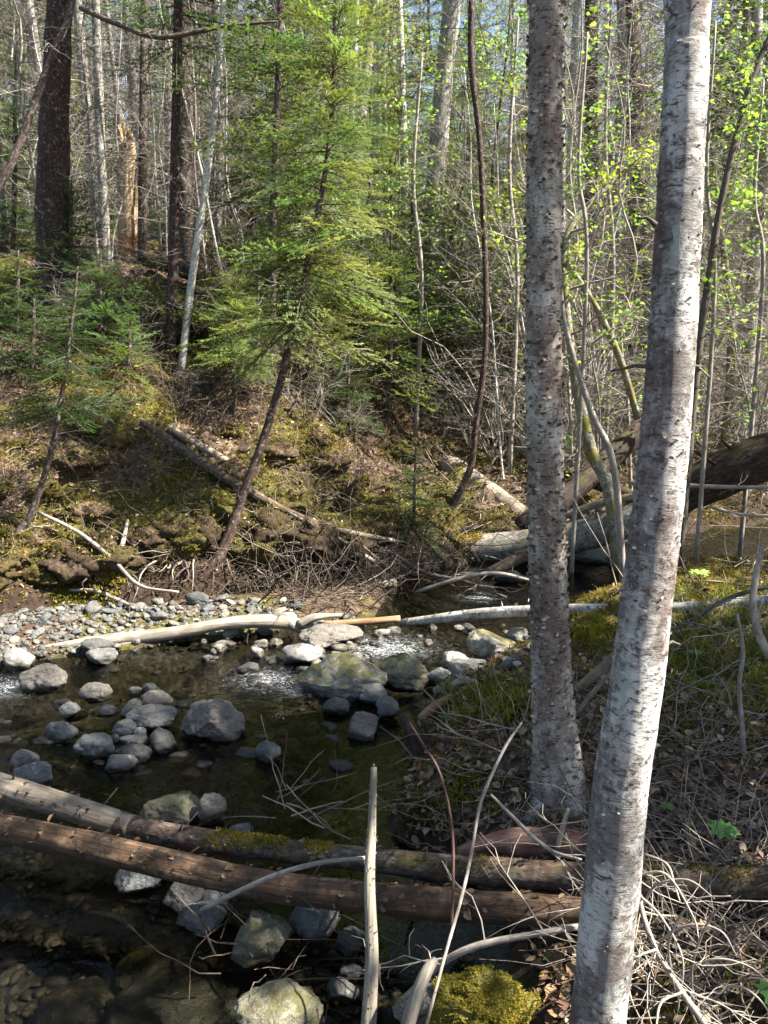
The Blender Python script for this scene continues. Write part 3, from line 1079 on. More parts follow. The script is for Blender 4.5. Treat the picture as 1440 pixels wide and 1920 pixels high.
# second birch
g = G(1052, 1500)
yb = g[1]
P = pixpath([(1052, 1515), (1043, 1420), (1036, 1300), (1030, 1150), (1023, 900), (1019, 600), (1021, 300), (1025, 0), (1027, -80)], yb, yb + 0.25)
P[0][2] -= 0.05
r = widths(P, [92, 78, 72, 68, 68, 66, 65, 63, 62])
P, r = extend_up(P, r, 11, 0.3, 0.2)
tr = thing('birch_tree', 'greyish tan birch with peeling bark rooted left of the nearest birch', 'tree', P[0])
o, S, q = trunk_part(tr, P, r, M_BIRCH2, 26, 16, 0.07, 16.0, flare=0.35)
bark_flakes(S, q, 3600, 0.022, M_LITTER, o, (0.22, 0.18, 0.14), 0.8, f1=0.5)
for az in (0.4, 2.2, 3.6, 5.2):
    e = np.array([math.cos(az), math.sin(az), 0])
    b0 = P[0] + np.array([0, 0, 0.14])
    pth = np.stack([b0 + e * (0.05 + 0.30 * t) + np.array([0, 0, -0.22 * t ** 0.7]) for t in np.linspace(0, 1, 6)])
    tubes(pth, np.linspace(0.05, 0.015, 6), 8, 0.1, 9).build('root', M_BIRCH2, o)
tw, lv = MB(), MB()
leafy_crown(S, 0.5, 26, 0.8, 2.0, lv, tw, 4, 0.05)
tw.build('limbs', M_TWIGDARK, tr)
lv.build('crown', M_LEAF, tr)

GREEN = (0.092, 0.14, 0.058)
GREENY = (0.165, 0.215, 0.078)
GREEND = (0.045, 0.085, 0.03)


def spruce(label, pts, w, y0, y1, f0, f1, nb, L0, L1, tint=GREEN, H=None, dead=(0, 0.5, 30, 0.2, 0.6), bark=None, tm=None, name='spruce_tree', group=None, pitch=(-0.15, 0.5), side=None, sink=0.05):
    P = pixpath(pts, y0, y1)
    P[0][2] -= sink
    r = widths(P, w)
    n0 = len(P)
    if H:
        P, r = extend_up(P, r, H, 0.1, 0.15)
    tr = thing(name, label, 'tree', P[0], group)
    o, S, q = trunk_part(tr, P, r, bark or M_SPRUCE, 9, 6, 0.08, 9)
    tw, nd = MB(), MB()
    if dead[2]:
        dead_twigs(S, dead[0], dead[1], dead[2], dead[3], dead[4], tw, 0.005, 5)
    if nb:
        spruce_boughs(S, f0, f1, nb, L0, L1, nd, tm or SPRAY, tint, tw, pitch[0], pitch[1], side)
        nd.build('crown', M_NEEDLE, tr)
    if tw.n:
        tw.build('branches', M_TWIGDARK, tr)
    return tr, S


g = G(365, 1092)
spruce('curved spruce with dark bare lower stem leaning right from the foot of the left bank',
       [(350, 1098), (385, 1075), (415, 1035), (438, 980), (460, 915), (490, 835), (525, 720), (550, 610), (575, 505), (597, 395), (613, 300), (624, 180), (627, 60), (630, -120)],
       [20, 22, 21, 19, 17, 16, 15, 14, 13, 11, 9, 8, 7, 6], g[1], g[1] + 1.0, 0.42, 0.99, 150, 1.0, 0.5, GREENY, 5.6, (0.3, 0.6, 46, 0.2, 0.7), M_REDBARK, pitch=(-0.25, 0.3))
g = G(25, 1025)
spruce('young dark spruce leaning right at the left edge of the bank',
       [(15, 1040), (35, 1000), (62, 955), (95, 850), (115, 745), (130, 640), (140, 560), (146, 500)],
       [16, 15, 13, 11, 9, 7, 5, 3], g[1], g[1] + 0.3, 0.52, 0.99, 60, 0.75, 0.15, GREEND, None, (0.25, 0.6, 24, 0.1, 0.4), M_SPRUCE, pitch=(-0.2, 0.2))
g = G(440, 775)
spruce('small bright green spruce sapling on the bank left of the curved spruce',
       [(438, 780), (440, 700), (441, 620), (442, 545), (443, 500)], [9, 8, 6, 4, 2], g[1], g[1], 0.30, 0.99, 90, 0.85, 0.12, GREENY, None, (0.02, 0.4, 60, 0.3, 0.75), M_SPRUCE, pitch=(-0.1, 0.35))
g = G(775, 1005)
spruce('tiny bluish green fir on the mound left of the fallen log',
       [(775, 1008), (777, 940), (778, 890), (780, 830)], [7, 6, 5, 3], g[1], g[1], 0.12, 0.99, 54, 0.5, 0.1, (0.07, 0.14, 0.05), None, (0, .2, 6, .1, .3), M_SPRUCE)
for k, (u, v, vt, n, L, tint, lab) in enumerate([
        (185, 640, 470, 70, 0.95, GREEN, 'bushy spruce sapling below the thick dark trunk'),
        (290, 620, 480, 60, 0.75, GREENY, 'green spruce sapling beside the dead dark spruce stem'),
        (25, 470, 90, 80, 0.9, (0.08, 0.16, 0.04), 'bright spruce at the upper left edge of the picture'),
        (650, 800, 660, 50, 0.7, GREEN, 'low spruce sapling right of the curved stem on the slope'),
        (730, 780, 380, 90, 1.15, GREENY, 'spruce in the middle of the slope behind the curved spruce'),
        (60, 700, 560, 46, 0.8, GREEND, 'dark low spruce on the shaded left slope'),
        (830, 700, 420, 70, 1.0, GREENY, 'light green spruce near the far path, left of the birches'),
        (560, 640, 330, 70, 1.0, GREEN, 'green spruce standing behind the curved spruce crown'),
        (950, 720, 560, 40, 0.8, GREEN, 'small spruce just left of the peeling birch'),
        (480, 700, 520, 50, 0.7, GREENY, 'bright little spruce touching the stem of the curved spruce'),
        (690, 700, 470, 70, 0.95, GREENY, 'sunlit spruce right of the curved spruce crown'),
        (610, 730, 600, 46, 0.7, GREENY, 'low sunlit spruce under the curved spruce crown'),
        (770, 620, 300, 80, 1.1, GREENY, 'pale green spruce before the far grey trunk'),
        (130, 560, 330, 60, 0.9, GREEN, 'spruce sapling in front of the thick dark trunk'),
        (240, 700, 600, 40, 0.7, GREENY, 'low yellow green spruce above the dark bank log'),
        (395, 640, 470, 60, 0.8, GREENY, 'spruce sapling right of the slim pale leaning sapling'),
        (540, 560, 330, 60, 0.9, GREEN, 'spruce half hidden behind the slender drooping spruce'),
        (870, 760, 640, 40, 0.7, GREENY, 'low spruce at the foot of the thin hooked tree'),
        (30, 620, 470, 50, 0.9, GREEN, 'spruce sapling at the left edge below the leaning stem')]):
    g = G(u, v)
    spruce(lab, [(u, v), (u + 2, v * 0.66 + vt * 0.34), (u + 3, v * 0.33 + vt * 0.67), (u + 4, vt)], [11, 9, 7, 3], g[1], g[1], 0.1, 0.99, n, L, 0.12, tint, None, (0, 0.6, 30, 0.2, 0.6), M_SPRUCE, SPRAYMID)

g = G(318, 690)
spruce('dark dead spruce stem with many fine dead branches on the left slope',
       [(318, 695), (323, 560), (327, 400), (331, 200), (334, 0), (335, -100)], [22, 21, 20, 19, 17, 16], g[1], g[1] + 0.2, 0.45, 0.99, 90, 1.2, 0.4, GREEN, 8, (0.05, 0.75, 150, 0.4, 1.2), M_REDBARK)
spruce('slender spruce with drooping boughs behind the crown of the curved spruce',
       [(505, 640), (512, 450), (518, 250), (524, 60), (528, -100)], [16, 15, 13, 12, 11], 9.8, 9.9, 0.32, 0.99, 110, 1.25, 0.4, GREEN, 8, (0.05, 0.5, 120, 0.4, 1.2), M_SPRUCE, sink=.8)
g = G(343, 695)
P = pixpath([(341, 700), (350, 600), (366, 480), (384, 360), (399, 240), (411, 120), (419, 0), (424, -100)], g[1] - 0.2, g[1])
r = widths(P, [15, 14, 14, 13, 12, 11, 10, 9])
P, r = extend_up(P, r, 6.5, 0.2, 0.3)
tr = thing('birch_sapling', 'slim pale sapling leaning right in front of the dead dark spruce', 'tree', P[0])
o, S, q = trunk_part(tr, P, r, M_PALETRUNK, 9, 6)
tw, lv = MB(), MB()
leafy_crown(S, 0.55, 16, 0.4, 1.1, lv, tw, 3, 0.05)
tw.build('limbs', M_TWIGDARK, tr)
lv.build('crown', M_LEAF, tr)

yb = 10.2
P = pixpath([(108, 530), (100, 420), (100, 300), (105, 150), (112, 0), (115, -100)], yb, yb)
P[0][2] = H1(P[0][0], yb) - 0.2
r = widths(P, [66, 58, 55, 49, 46, 44])
P, r = extend_up(P, r, 11, 0.2, 0.2)
tr = thing('maple_tree', 'thick dark reddish brown trunk standing on the upper left bank', 'tree', P[0])
o, S, q = trunk_part(tr, P, r, M_REDBARK, 18, 8, 0.10, 5, flare=0.4)
tw, nd = MB(), MB()
dead_twigs(S, 0.1, 0.5, 40, 0.4, 1.3, tw, 0.008, 5, -0.3)
spruce_boughs(S, 0.55, 0.99, 60, 2.0, 0.6, nd, SPRAYFAR, GREEN, tw)
tw.build('branches', M_TWIG, tr)
nd.build('crown', M_NEEDLE, tr)

P = pixpath([(-20, 400), (20, 310), (45, 250), (70, 180), (95, 110), (130, 30), (140, -60)], 9.4, 9.8)
P = np.vstack([[P[0][0] - 0.25, 9.3, H1(P[0][0] - 0.25, 9.3) - 0.1], P])
r = widths(P, [16, 15, 15, 14, 13, 12, 11])
P, r = extend_up(P, r, 6.5, 0.2, 0.3)
tr = thing('leaning_sapling', 'lichen spotted stem leaning across the thick dark trunk at upper left', 'tree', P[0])
o, S, q = trunk_part(tr, P, r, M_SPRUCE, 10, 6)
tw = MB()
dead_twigs(S, 0.4, 0.9, 20, 0.3, 0.9, tw, 0.006, 5)
tw.build('branches', M_TWIG, tr)

# broken snag with orange wood
yb = 13.0
P = pixpath([(241, 440), (239, 350), (237, 268)], yb, yb)
P[0][2] = H1(P[0][0], yb) - 0.1
r = widths(P, [40, 36, 33])
tr = thing('broken_snag', 'broken pale snag with orange rot at its foot, on the upper left slope', 'tree stump', P[0])
S, q = smooth_path(P, r, 8)
o = tubes(S, q, 18, 0.16, 5).build('trunk', M_SNAG, tr)
for k in range(9):
    az = k * 0.7
    b = S[-1] + np.array([math.cos(az), math.sin(az), 0]) * q[-1] * 0.72
    hgt = 0.10 + 0.42 * (0.5 + 0.5 * math.cos(az - 2.6)) * rng.uniform(0.6, 1.2)
    pth = np.stack([b + np.array([0, 0, hgt * t - 0.08]) for t in (0, .35, .7, 1)])
    tubes(pth, [0.05, 0.045, 0.03, 0.004], 4, seed=.9).build('splinter', M_SNAG, o)
# centre: thin curved dark tree
g = G(845, 950)
spruce('thin dark tree with a hooked foot rising in the middle of the picture',
       [(838, 960), (862, 925), (884, 870), (893, 790), (908, 680), (911, 560), (907, 420), (899, 260), (884, 120), (884, 0), (886, -80)],
       [16, 15, 13, 12, 11, 11, 11, 11, 12, 11, 10], g[1], g[1] + 0.3, 0.6, 1, 0, 1, 1, GREEN, 7, (0.15, 0.95, 70, 0.3, 1.1), M_REDBARK, name='curved_sapling')

# right: mossy leaning trunks
P = pixpath([(1174, 1010), (1142, 920), (1110, 850), (1086, 750), (1070, 650), (1060, 560), (1058, 470), (1075, 420), (1110, 378), (1160, 330), (1215, 290)], 7.6, 8.2)
P[0][2] = min(P[0][2], H1(P[0][0], P[0][1]) - 0.05)
r = widths(P, [26, 25, 24, 20, 17, 15, 15, 13, 11, 9, 6])
tr = thing('mossy_alder', 'leaning trunk with yellow moss crossing behind the two birches', 'tree', P[0])
o, S, q = trunk_part(tr, P, r, M_MOSSBARK, 12, 7, 0.08, 7)
P2 = pixpath([(1062, 490), (1075, 510), (1098, 545), (1130, 600), (1165, 680), (1196, 785)], 7.9, 8.1)
r2 = widths(P2, [10, 11, 12, 13, 13, 13])
tubes(*smooth_path(P2, r2, 5), 10, 0.08, 7).build('limb', M_MOSSBARK, tr)
tw, lv = MB(), MB()
tips = leafy_crown(S, 0.45, 22, 0.3, 1.0, lv, tw, 2, 0.05, (0.30, 0.37, 0.045))
tw.build('twigs', M_TWIG, tr)
lv.build('leaves', M_LEAF, tr)

P = pixpath([(1180, 985), (1152, 880), (1112, 780), (1078, 680), (1058, 600), (1052, 540)], 6.9, 7.3)
P[0][2] = min(P[0][2], H1(P[0][0], P[0][1]) - 0.05)
tr = thing('leaning_sapling', 'thin grey bare stem leaning left just in front of the mossy trunk', 'sapling', P[0])
trunk_part(tr, P, widths(P, [14, 13, 12, 11, 9, 7]), M_TWIG, 8, 6)

for (lab, pts, w, y, mat, H, cr) in [
        ('slim brown stem curving up behind the nearest birch on its right', [(1352, 880), (1366, 760), (1371, 620), (1360, 500), (1345, 380), (1330, 250)], [18, 17, 15, 13, 11, 8], None, M_MOSSBARK, None, 1),
        ('dark slanting sapling at the right leaning to the upper right corner', [(1290, 830), (1305, 700), (1330, 520), (1352, 380), (1382, 250), (1420, 120), (1470, 20)], [16, 15, 14, 13, 12, 11, 9], 6.4, M_TWIGDARK, None, 1),
        ('pale birch stem at the right edge behind the fallen dark log', [(1386, 800), (1396, 600), (1408, 400), (1416, 200), (1420, 0), (1422, -60)], [24, 23, 22, 21, 20, 19], None, M_PALETRUNK, 9, 1),
        ('brown straight trunk seen between the two birches', [(1196, 780), (1200, 500), (1192, 300), (1186, 100), (1180, 0), (1178, -60)], [42, 40, 36, 34, 32, 31], 13, M_SPRUCE, 12, 0),
        ('dark brown trunk seen right beside the peeling birch', [(1098, 690), (1104, 500), (1106, 400), (1108, 250), (1110, -50)], [32, 30, 28, 26, 24], 15, M_REDBARK, 12, 0),
        ('grey trunk leaning right at top centre against the sky gap', [(790, 660), (812, 400), (828, 200), (848, 0), (853, -60)], [40, 38, 36, 34, 33], 15, M_GREYBARK, 13, 0),
        ('thin grey green trunk between thick dark trunk and the broken snag', [(196, 450), (190, 300), (184, 150), (179, 0), (178, -60)], [19, 18, 17, 15, 14], 11.8, M_GREYBARK, 9, 0),
        ('thin brown trunk just right of the broken snag', [(262, 430), (268, 250), (270, 100), (268, -60)], [17, 16, 15, 13], 12.4, M_SPRUCE, 9, 0),
        ('brown trunk behind the dead dark spruce stem', [(352, 510), (349, 300), (346, 100), (344, -60)], [32, 30, 28, 27], 12.0, M_SPRUCE, 11, 0),
        ('bare dark stub of a trunk on the slope behind the curved spruce', [(472, 520), (474, 460), (475, 400)], [18, 17, 13], 13.0, M_REDBARK, None, 0),
        ('slim pale stem catching sun left of the curved spruce crown', [(538, 560), (545, 470), (570, 300), (600, 150), (640, 0), (650, -60)], [13, 13, 12, 12, 11, 10], 12.5, M_PALETRUNK, 9, 0),
        ('pale trunk in sun at top centre left of the sky gap', [(655, 560), (668, 300), (690, 100), (708, -60)], [26, 24, 22, 20], 17.0, M_GREYBARK, 12, 0)]:
    if y is None:
        y = G(*pts[0])[1]
    P = pixpath(pts, y, y + 0.2)
    P[0][2] = min(P[0][2] - 0.03, H1(P[0][0], P[0][1]) - 0.05)
    r = widths(P, w)
    if H:
        P, r = extend_up(P, r, H, 0.3, 0.2)
    tr = thing('forest_tree', lab, 'tree', P[0])
    o, S, q = trunk_part(tr, P, r, mat, 11, 6, 0.07, 6)
    tw, lv = MB(), MB()
    if cr:
        leafy_crown(S, 0.35, 26, 0.3, 1.1, lv, tw, 3, 0.045, (0.22, 0.33, 0.07), 4, 0.008)
    elif H:
        dead_twigs(S, 0.1, 0.75, 60, 0.4, 1.4, tw, 0.007, 5)
        spruce_boughs(S, 0.72, 0.99, 16, 1.3, 0.4, lv, SPRAYFAR, GREEN, tw)
    if tw.n:
        tw.build('branches', M_TWIG, tr)
    if lv.n:
        lv.build('crown', M_LEAF if cr else M_NEEDLE, tr)

# maple saplings with bright young leaves
for k, (u, v, vt, y, lab) in enumerate([
        (1090, 700, 60, 7.5, 'thin maple sapling with yellow green leaves beside the peeling birch'),
        (1330, 760, 40, 6.5, 'thin maple sapling with yellow green leaves right of the nearest birch'),
        (1420, 700, 150, 8.0, 'leafy maple sapling at the right edge of the picture'),
        (780, 700, 100, 10.0, 'leafy maple sapling left of the thin dark hooked tree'),
        (960, 740, 30, 9.5, 'leafy maple sapling right of the thin dark hooked tree'),
        (1140, 760, -80, 10.5, 'tall thin leafy sapling in the gap between the two birches'),
        (1250, 740, 300, 9.0, 'short leafy sapling half hidden by the nearest birch')]):
    P = pixpath([(u, v), (u + 10, v * .7 + vt * .3), (u - 5, v * .4 + vt * .6), (u + 12, vt)], y, y + 0.2)
    P[0][2] = H1(P[0][0], P[0][1]) - 0.03
    tr = thing('maple_sapling', lab, 'sapling', P[0])
    o, S, q = trunk_part(tr, P, widths(P, [9, 8, 7, 4]), M_TWIG, 7, 6)
    tw, lv = MB(), MB()
    leafy_crown(S, 0.25, 24, 0.3, 1.0, lv, tw, 3, 0.045, (0.22, 0.33, 0.07), 4, 0.007)
    tw.build('twigs', M_TWIG, tr)
    lv.build('leaves', M_LEAF, tr)

# ------------------------------------------------------------------ stones
def ico(sub):
    t_ = (1 + 5 ** 0.5) / 2
    V = [(-1, t_, 0), (1, t_, 0), (-1, -t_, 0), (1, -t_, 0), (0, -1, t_), (0, 1, t_), (0, -1, -t_), (0, 1, -t_), (t_, 0, -1), (t_, 0, 1), (-t_, 0, -1), (-t_, 0, 1)]
    F = [(0, 11, 5), (0, 5, 1), (0, 1, 7), (0, 7, 10), (0, 10, 11), (1, 5, 9), (5, 11, 4), (11, 10, 2), (10, 7, 6), (7, 1, 8), (3, 9, 4), (3, 4, 2), (3, 2, 6), (3, 6, 8), (3, 8, 9), (4, 9, 5), (2, 4, 11), (6, 2, 10), (8, 6, 7), (9, 8, 1)]
    V = [np.array(v) / np.linalg.norm(v) for v in V]
    for _ in range(sub):
        cache, F2 = {}, []

        def midp(a, b):
            k = (min(a, b), max(a, b))
            if k not in cache:
                m = V[a] + V[b]
                V.append(m / np.linalg.norm(m))
                cache[k] = len(V) - 1
            return cache[k]
        for a, b, c in F:
            x, y, z = midp(a, b), midp(b, c), midp(c, a)
            F2 += [(a, x, z), (b, y, x), (c, z, y), (x, y, z)]
        F = F2
    return np.array(V), np.array(F)


ICO2, ICO3, ICO4 = ico(2), ico(3), ico(4)


def rock_shape(base, seed, angular=0.5, bumpy=0.12):
    V, F = base
    r = np.random.default_rng(seed)
    n = r.normal(size=(9, 3))
    n /= np.linalg.norm(n, axis=1)[:, None]
    d = V @ n.T
    cut = r.uniform(0.52, 0.92, 9)
    k = np.where(d > cut, cut / np.maximum(d, 1e-6), 1.0).min(1)
    rad = 1 - min(1.0, angular * 1.4) * (1 - k)
    W = V * rad[:, None]
    W = W * (1 + bumpy * fbm(V * 1.4 + seed * 3.3, 3) + 0.055 * fbm(V * 4.5 + seed, 3))[:, None]
    return W, F


def stone(name, label, cat, u, v, wpx, hpx, mat, ang=0.5, seed=0, z0=0.0, depth_ratio=0.8, group=None, ground=False, sub=ICO4, rot=None, bumpy=0.12, parent=None):
    """a stone whose foot shows at pixel (u, v), wpx wide and hpx tall in the photograph"""
    c = G(u, v) if ground else PZ(u, v, z0)
    m = mpp(c)
    w, h = wpx * m, hpx * m
    h = max(h * 0.86, 0.02)
    W, F = rock_shape(sub, seed, ang, bumpy)
    W = W * np.array([w / 2, w / 2 * depth_ratio, h / 2 * 1.35])
    a = (seed * 1.7) % 0.6 - 0.3 if rot is None else rot
    Rm = np.array([[math.cos(a), -math.sin(a), 0], [math.sin(a), math.cos(a), 0], [0, 0, 1]])
    W = W @ Rm.T
    W = W * (w / (W[:, 0].max() - W[:, 0].min()))
    loc = np.array([c[0], c[1] + w / 2 * depth_ratio * 0.6, c[2] + h - W[:, 2].max()])
    o = MB().add(W, None, F).build(name, mat)
    o.location = loc
    tag(o, label, cat, group)
    return o, W + loc


BOULDERS = [
    # u, v(foot), w, h, material, angular, label
    (30, 1252, 58, 42, M_ROCKPALE, .5, 'pale block of stone at the left end of the driftwood log'),
    (72, 1297, 88, 58, M_ROCKBROWN, .35, 'rounded grey brown boulder at the left edge below the driftwood'),
    (186, 1243, 62, 24, M_ROCK, .3, 'flat grey stone under the middle of the driftwood log'),
    (175, 1316, 62, 34, M_ROCKBROWN, .3, 'low brown stone half under water left of the riffle'),
    (126, 1344, 44, 28, M_ROCKPALE, .4, 'small pale stone above the blue grey stones at left'),
    (110, 1390, 60, 40, M_ROCKBLUE, .4, 'blue grey stone low in the water at left'),
    (172, 1426, 76, 52, M_ROCKBLUE, .45, 'smooth blue grey boulder in the left of the pool'),
    (230, 1386, 52, 36, M_ROCKBLUE, .35, 'rounded blue stone left of the big triangular boulder'),
    (280, 1368, 98, 38, M_ROCK, .35, 'long pale grey stone touching the big triangular boulder'),
    (392, 1392, 124, 82, M_ROCKBROWN, .95, 'big triangular brown grey boulder in the middle of the pool'),
    (303, 1406, 50, 42, M_ROCKDARK, .4, 'dark wet round stone left of the triangular boulder'),
    (246, 1402, 58, 24, M_ROCK, .3, 'flat grey stone with a twig lying on it'),
    (252, 1428, 64, 34, M_ROCKDARK, .4, 'dark drowned stone below the twig in the pool'),
    (220, 1446, 60, 32, M_ROCK, .4, 'low grey stone in front of the drowned stone'),
    (42, 1438, 56, 40, M_ROCK, .6, 'speckled grey stone at the left edge of the pool'),
    (57, 1476, 82, 48, M_ROCKBLUE, .4, 'broad blue grey boulder just above the fallen logs at left'),
    (502, 1428, 50, 44, M_ROCKBLUE, .7, 'lone pointed grey stone right of the triangular boulder'),
    (318, 1552, 110, 62, M_ROCKGREEN, .6, 'broad grey green rock leaning on the fallen log'),
    (396, 1550, 56, 64, M_ROCKBROWN, .9, 'jagged dark brown rock behind the fallen log'),
    (453, 1572, 46, 30, M_ROCKBLUE, .4, 'small round grey rock peeping over the fallen log'),
    (642, 1312, 178, 78, M_ROCKMOSS, .5, 'largest boulder with moss and cracks at the riffle'),
    (752, 1292, 112, 72, M_ROCKGREEN, .25, 'smooth olive boulder right of the largest boulder'),
    (700, 1322, 54, 44, M_ROCKPALE, .4, 'pale round stone in front of the largest boulder'),
    (630, 1340, 54, 30, M_ROCKDARK, .4, 'dark wet stone below the largest boulder'),
    (682, 1382, 64, 44, M_ROCKBROWN, .7, 'dark angular stone at the right edge of the pool'),
    (728, 1350, 46, 46, M_ROCK, .4, 'grey stone wedged between pool and right bank'),
    (852, 1254, 58, 34, M_ROCKPALE, .35, 'bright white stone right of the olive boulder'),
    (888, 1287, 104, 44, M_ROCK, .4, 'broad grey stone right of the olive boulder'),
    (925, 1238, 100, 62, M_ROCKMOSS, .75, 'blocky mossy rock beside the peeling birch'),
    (965, 1262, 74, 46, M_ROCKPALE, .6, 'pale sunlit rock against the peeling birch'),
    (820, 1285, 50, 38, M_ROCKPALE, .5, 'sunlit white stone wedged behind the broad grey stone'),
    (975, 1205, 46, 28, M_ROCKPALE, .4, 'pale flat stone left of the peeling birch above the mossy rock'),
    (620, 1216, 124, 38, M_ROCKBROWN, .7, 'flat brown slab below the orange stick'),
    (565, 1245, 78, 36, M_ROCKPALE, .3, 'pale rounded stone at the head of the riffle'),
    (246, 1345, 44, 38, M_ROCKBROWN, .7, 'angular tan stone left of the riffle stones'),
    (288, 1328, 64, 32, M_ROCKBROWN, .35, 'brown half drowned stone above the long pale stone'),
    (250, 1304, 28, 14, M_ROCKPALE, .3, 'tiny white stone in the shallows left of the riffle'),
    (280, 1300, 38, 18, M_ROCK, .3, 'small grey stone in the shallows left of the riffle'),
    (212, 1392, 20, 18, M_ROCKBROWN, .4, 'small brown pebble between the two blue stones'),
    (263, 1386, 26, 24, M_ROCK, .4, 'small grey stone behind the flat stone with the twig'),
    (200, 1342, 34, 20, M_ROCK, .4, 'small grey stone right of the pale stone at left'),
    (262, 1672, 104, 54, M_ROCKBLUE, .7, 'blue grey angular rock under the front log'),
    (338, 1704, 84, 64, M_ROCKDARK, .9, 'black shaded block under the front log'),
    (398, 1702, 70, 40, M_ROCKBLUE, .6, 'pale blue rock right of the black block'),
    (372, 1748, 96, 36, M_ROCK, .8, 'flat pale broken slab below the front logs'),
    (482, 1800, 116, 84, M_ROCKGREEN, .4, 'rounded rock with moss cap below the front logs'),
    (586, 1764, 98, 74, M_ROCKBLUE, .4, 'dark blue round rock left of the upright stick'),
    (522, 1945, 176, 70, M_ROCKGREEN, .35, 'grey boulder with moss rim at the bottom edge of the picture'),
    (655, 1840, 50, 36, M_ROCKDARK, .5, 'dark stone beside the foot of the upright stick'),
    (640, 1880, 64, 40, M_ROCKDARK, .5, 'dark lowest stone beside the foot of the upright stick'),
    (655, 1790, 66, 50, M_ROCKDARK, .6, 'dark stone under the end of the front log'),
    (1108, 1052, 110, 26, M_ROCKPALE, .5, 'pale grey rocks under the fallen log between the birches'),
    (1165, 1058, 42, 22, M_ROCK, .4, 'small grey rock left of the nearest birch, in the far stream'),
    (955, 1095, 60, 24, M_ROCKDARK, .6, 'dark wet rock in the far stream left of the peeling birch'),
    (880, 1188, 34, 20, M_ROCKDARK, .6, 'little black rock in the riffle under the birch log'),
    (865, 1186, 30, 14, M_ROCKBROWN, .4, 'little yellow brown rock in the riffle under the birch log'),
    (785, 1175, 40, 12, M_ROCKDARK, .4, 'low dark stone in the riffle under the tip of the birch log'),
]
ROCKV = []
for k, (u, v, w, h, mat, ang, lab) in enumerate(BOULDERS):
    o, W = stone('boulder', lab, 'rock', u, v, w, h, mat, min(1., ang + .2), seed=k + 1, sub=ICO4 if w > 80 else ICO3, rot=0.12 * math.sin(k * 3.0), ground=(v in (1944,)))
    ROCKV.append(W)
# drowned rocks
for k, (u, v, w, h, top, mat, lab) in enumerate([
        (545, 1500, 100, 60, -0.03, M_ROCKGREEN, 'drowned greenish rock in the right of the pool'),
        (610, 1440, 90, 50, -0.03, M_ROCKDARK, 'drowned dark rock near the right edge of the pool'),
        (710, 1440, 100, 54, -0.02, M_ROCKBLUE, 'drowned blue rock against the right bank'),
        (280, 1800, 150, 90, -0.03, M_ROCKGREEN, 'drowned mossy rock in the dark water at the bottom'),
        (310, 1890, 270, 80, -0.05, M_ROCKBLUE, 'large drowned slab in the dark water at the bottom'),
        (160, 1720, 120, 60, -0.06, M_ROCKDARK, 'drowned dark rock left of the black block'),
        (470, 1500, 70, 40, -0.06, M_ROCKBROWN, 'drowned brown rock in the middle of the pool'),
        (250, 1490, 60, 30, -0.04, M_ROCKBROWN, 'drowned brown rock above the fallen logs'),
        (120, 1860, 150, 70, -0.07, M_ROCKGREEN, 'drowned mossy rock at the lower left corner'),
        (600, 1510, 80, 40, -0.04, M_ROCKGREEN, 'drowned pale green rock above the brush'),
        (440, 1355, 60, 30, -0.03, M_ROCKBROWN, 'drowned brown rock just right of the riffle stones')]):
    o, W = stone('boulder', lab, 'rock', u, v, w, h, mat, 0.4, seed=100 + k, depth_ratio=0.9)
    o.location.z += top - W[:, 2].max()

# moss boulder in the foreground: stone with a thick fuzzy moss coat
o, W = stone('moss_boulder', 'boulder covered in thick golden green moss at the bottom centre right', 'rock', 918, 1972, 225, 130, M_ROCKFULLMOSS, 0.9, seed=224, z0=0.14, depth_ratio=0.75, bumpy=0.34)
MOSSB, MOSSBV = o, W
o, W = stone('boulder', 'brown stone at the left of the golden moss boulder', 'rock', 790, 1925, 110, 60, M_ROCKBROWN, 0.5, seed=223, z0=0.13)


def tufts(pts, nrm, n, size, tint, mb, lean=0.8, width=0.25):
    """little upright triangular blades"""
    k = rng.integers(0, len(pts), n)
    p = pts[k] + rng.normal(0, size * 0.6, (n, 3)) * np.array([1, 1, 0.2])
    d = nrm[k] + rng.normal(0, lean, (n, 3))
    d /= np.linalg.norm(d, axis=1)[:, None]
    L = size * rng.uniform(0.5, 1.5, n)
    s = rand_unit(n)
    s = np.cross(d, s)
    s /= np.linalg.norm(s, axis=1)[:, None] + 1e-9
    V = np.stack([p - s * (L * width / 2)[:, None], p + s * (L * width / 2)[:, None], p + d * L[:, None]], 1)
    tn = np.asarray(tint)
    if tn.ndim == 1:
        tn = tn[None] * rng.uniform(0.5, 1.4, (n, 1)) * np.stack([rng.uniform(0.8, 1.25, n), np.ones(n), rng.uniform(0.6, 1.4, n)], 1)
    else:
        tn = tn[k] * rng.uniform(0.6, 1.35, (n, 1))
    mb.add(V.reshape(-1, 3), None, np.arange(3 * n).reshape(-1, 3), None, np.repeat(tn, 3, 0))


mb = MB()
c = MOSSBV.mean(0)
nr = MOSSBV - c
nr /= np.linalg.norm(nr, axis=1)[:, None]
m = nr[:, 2] > -0.2
tufts(MOSSBV[m], nr[m], 36000, 0.0065, (0.20, 0.172, 0.028), mb, 0.9, 0.45)
o = mb.build('moss_coat', M_MOSSTUFT)
o.parent = MOSSB
o.location = -MOSSB.location
o['kind'] = 'stuff'

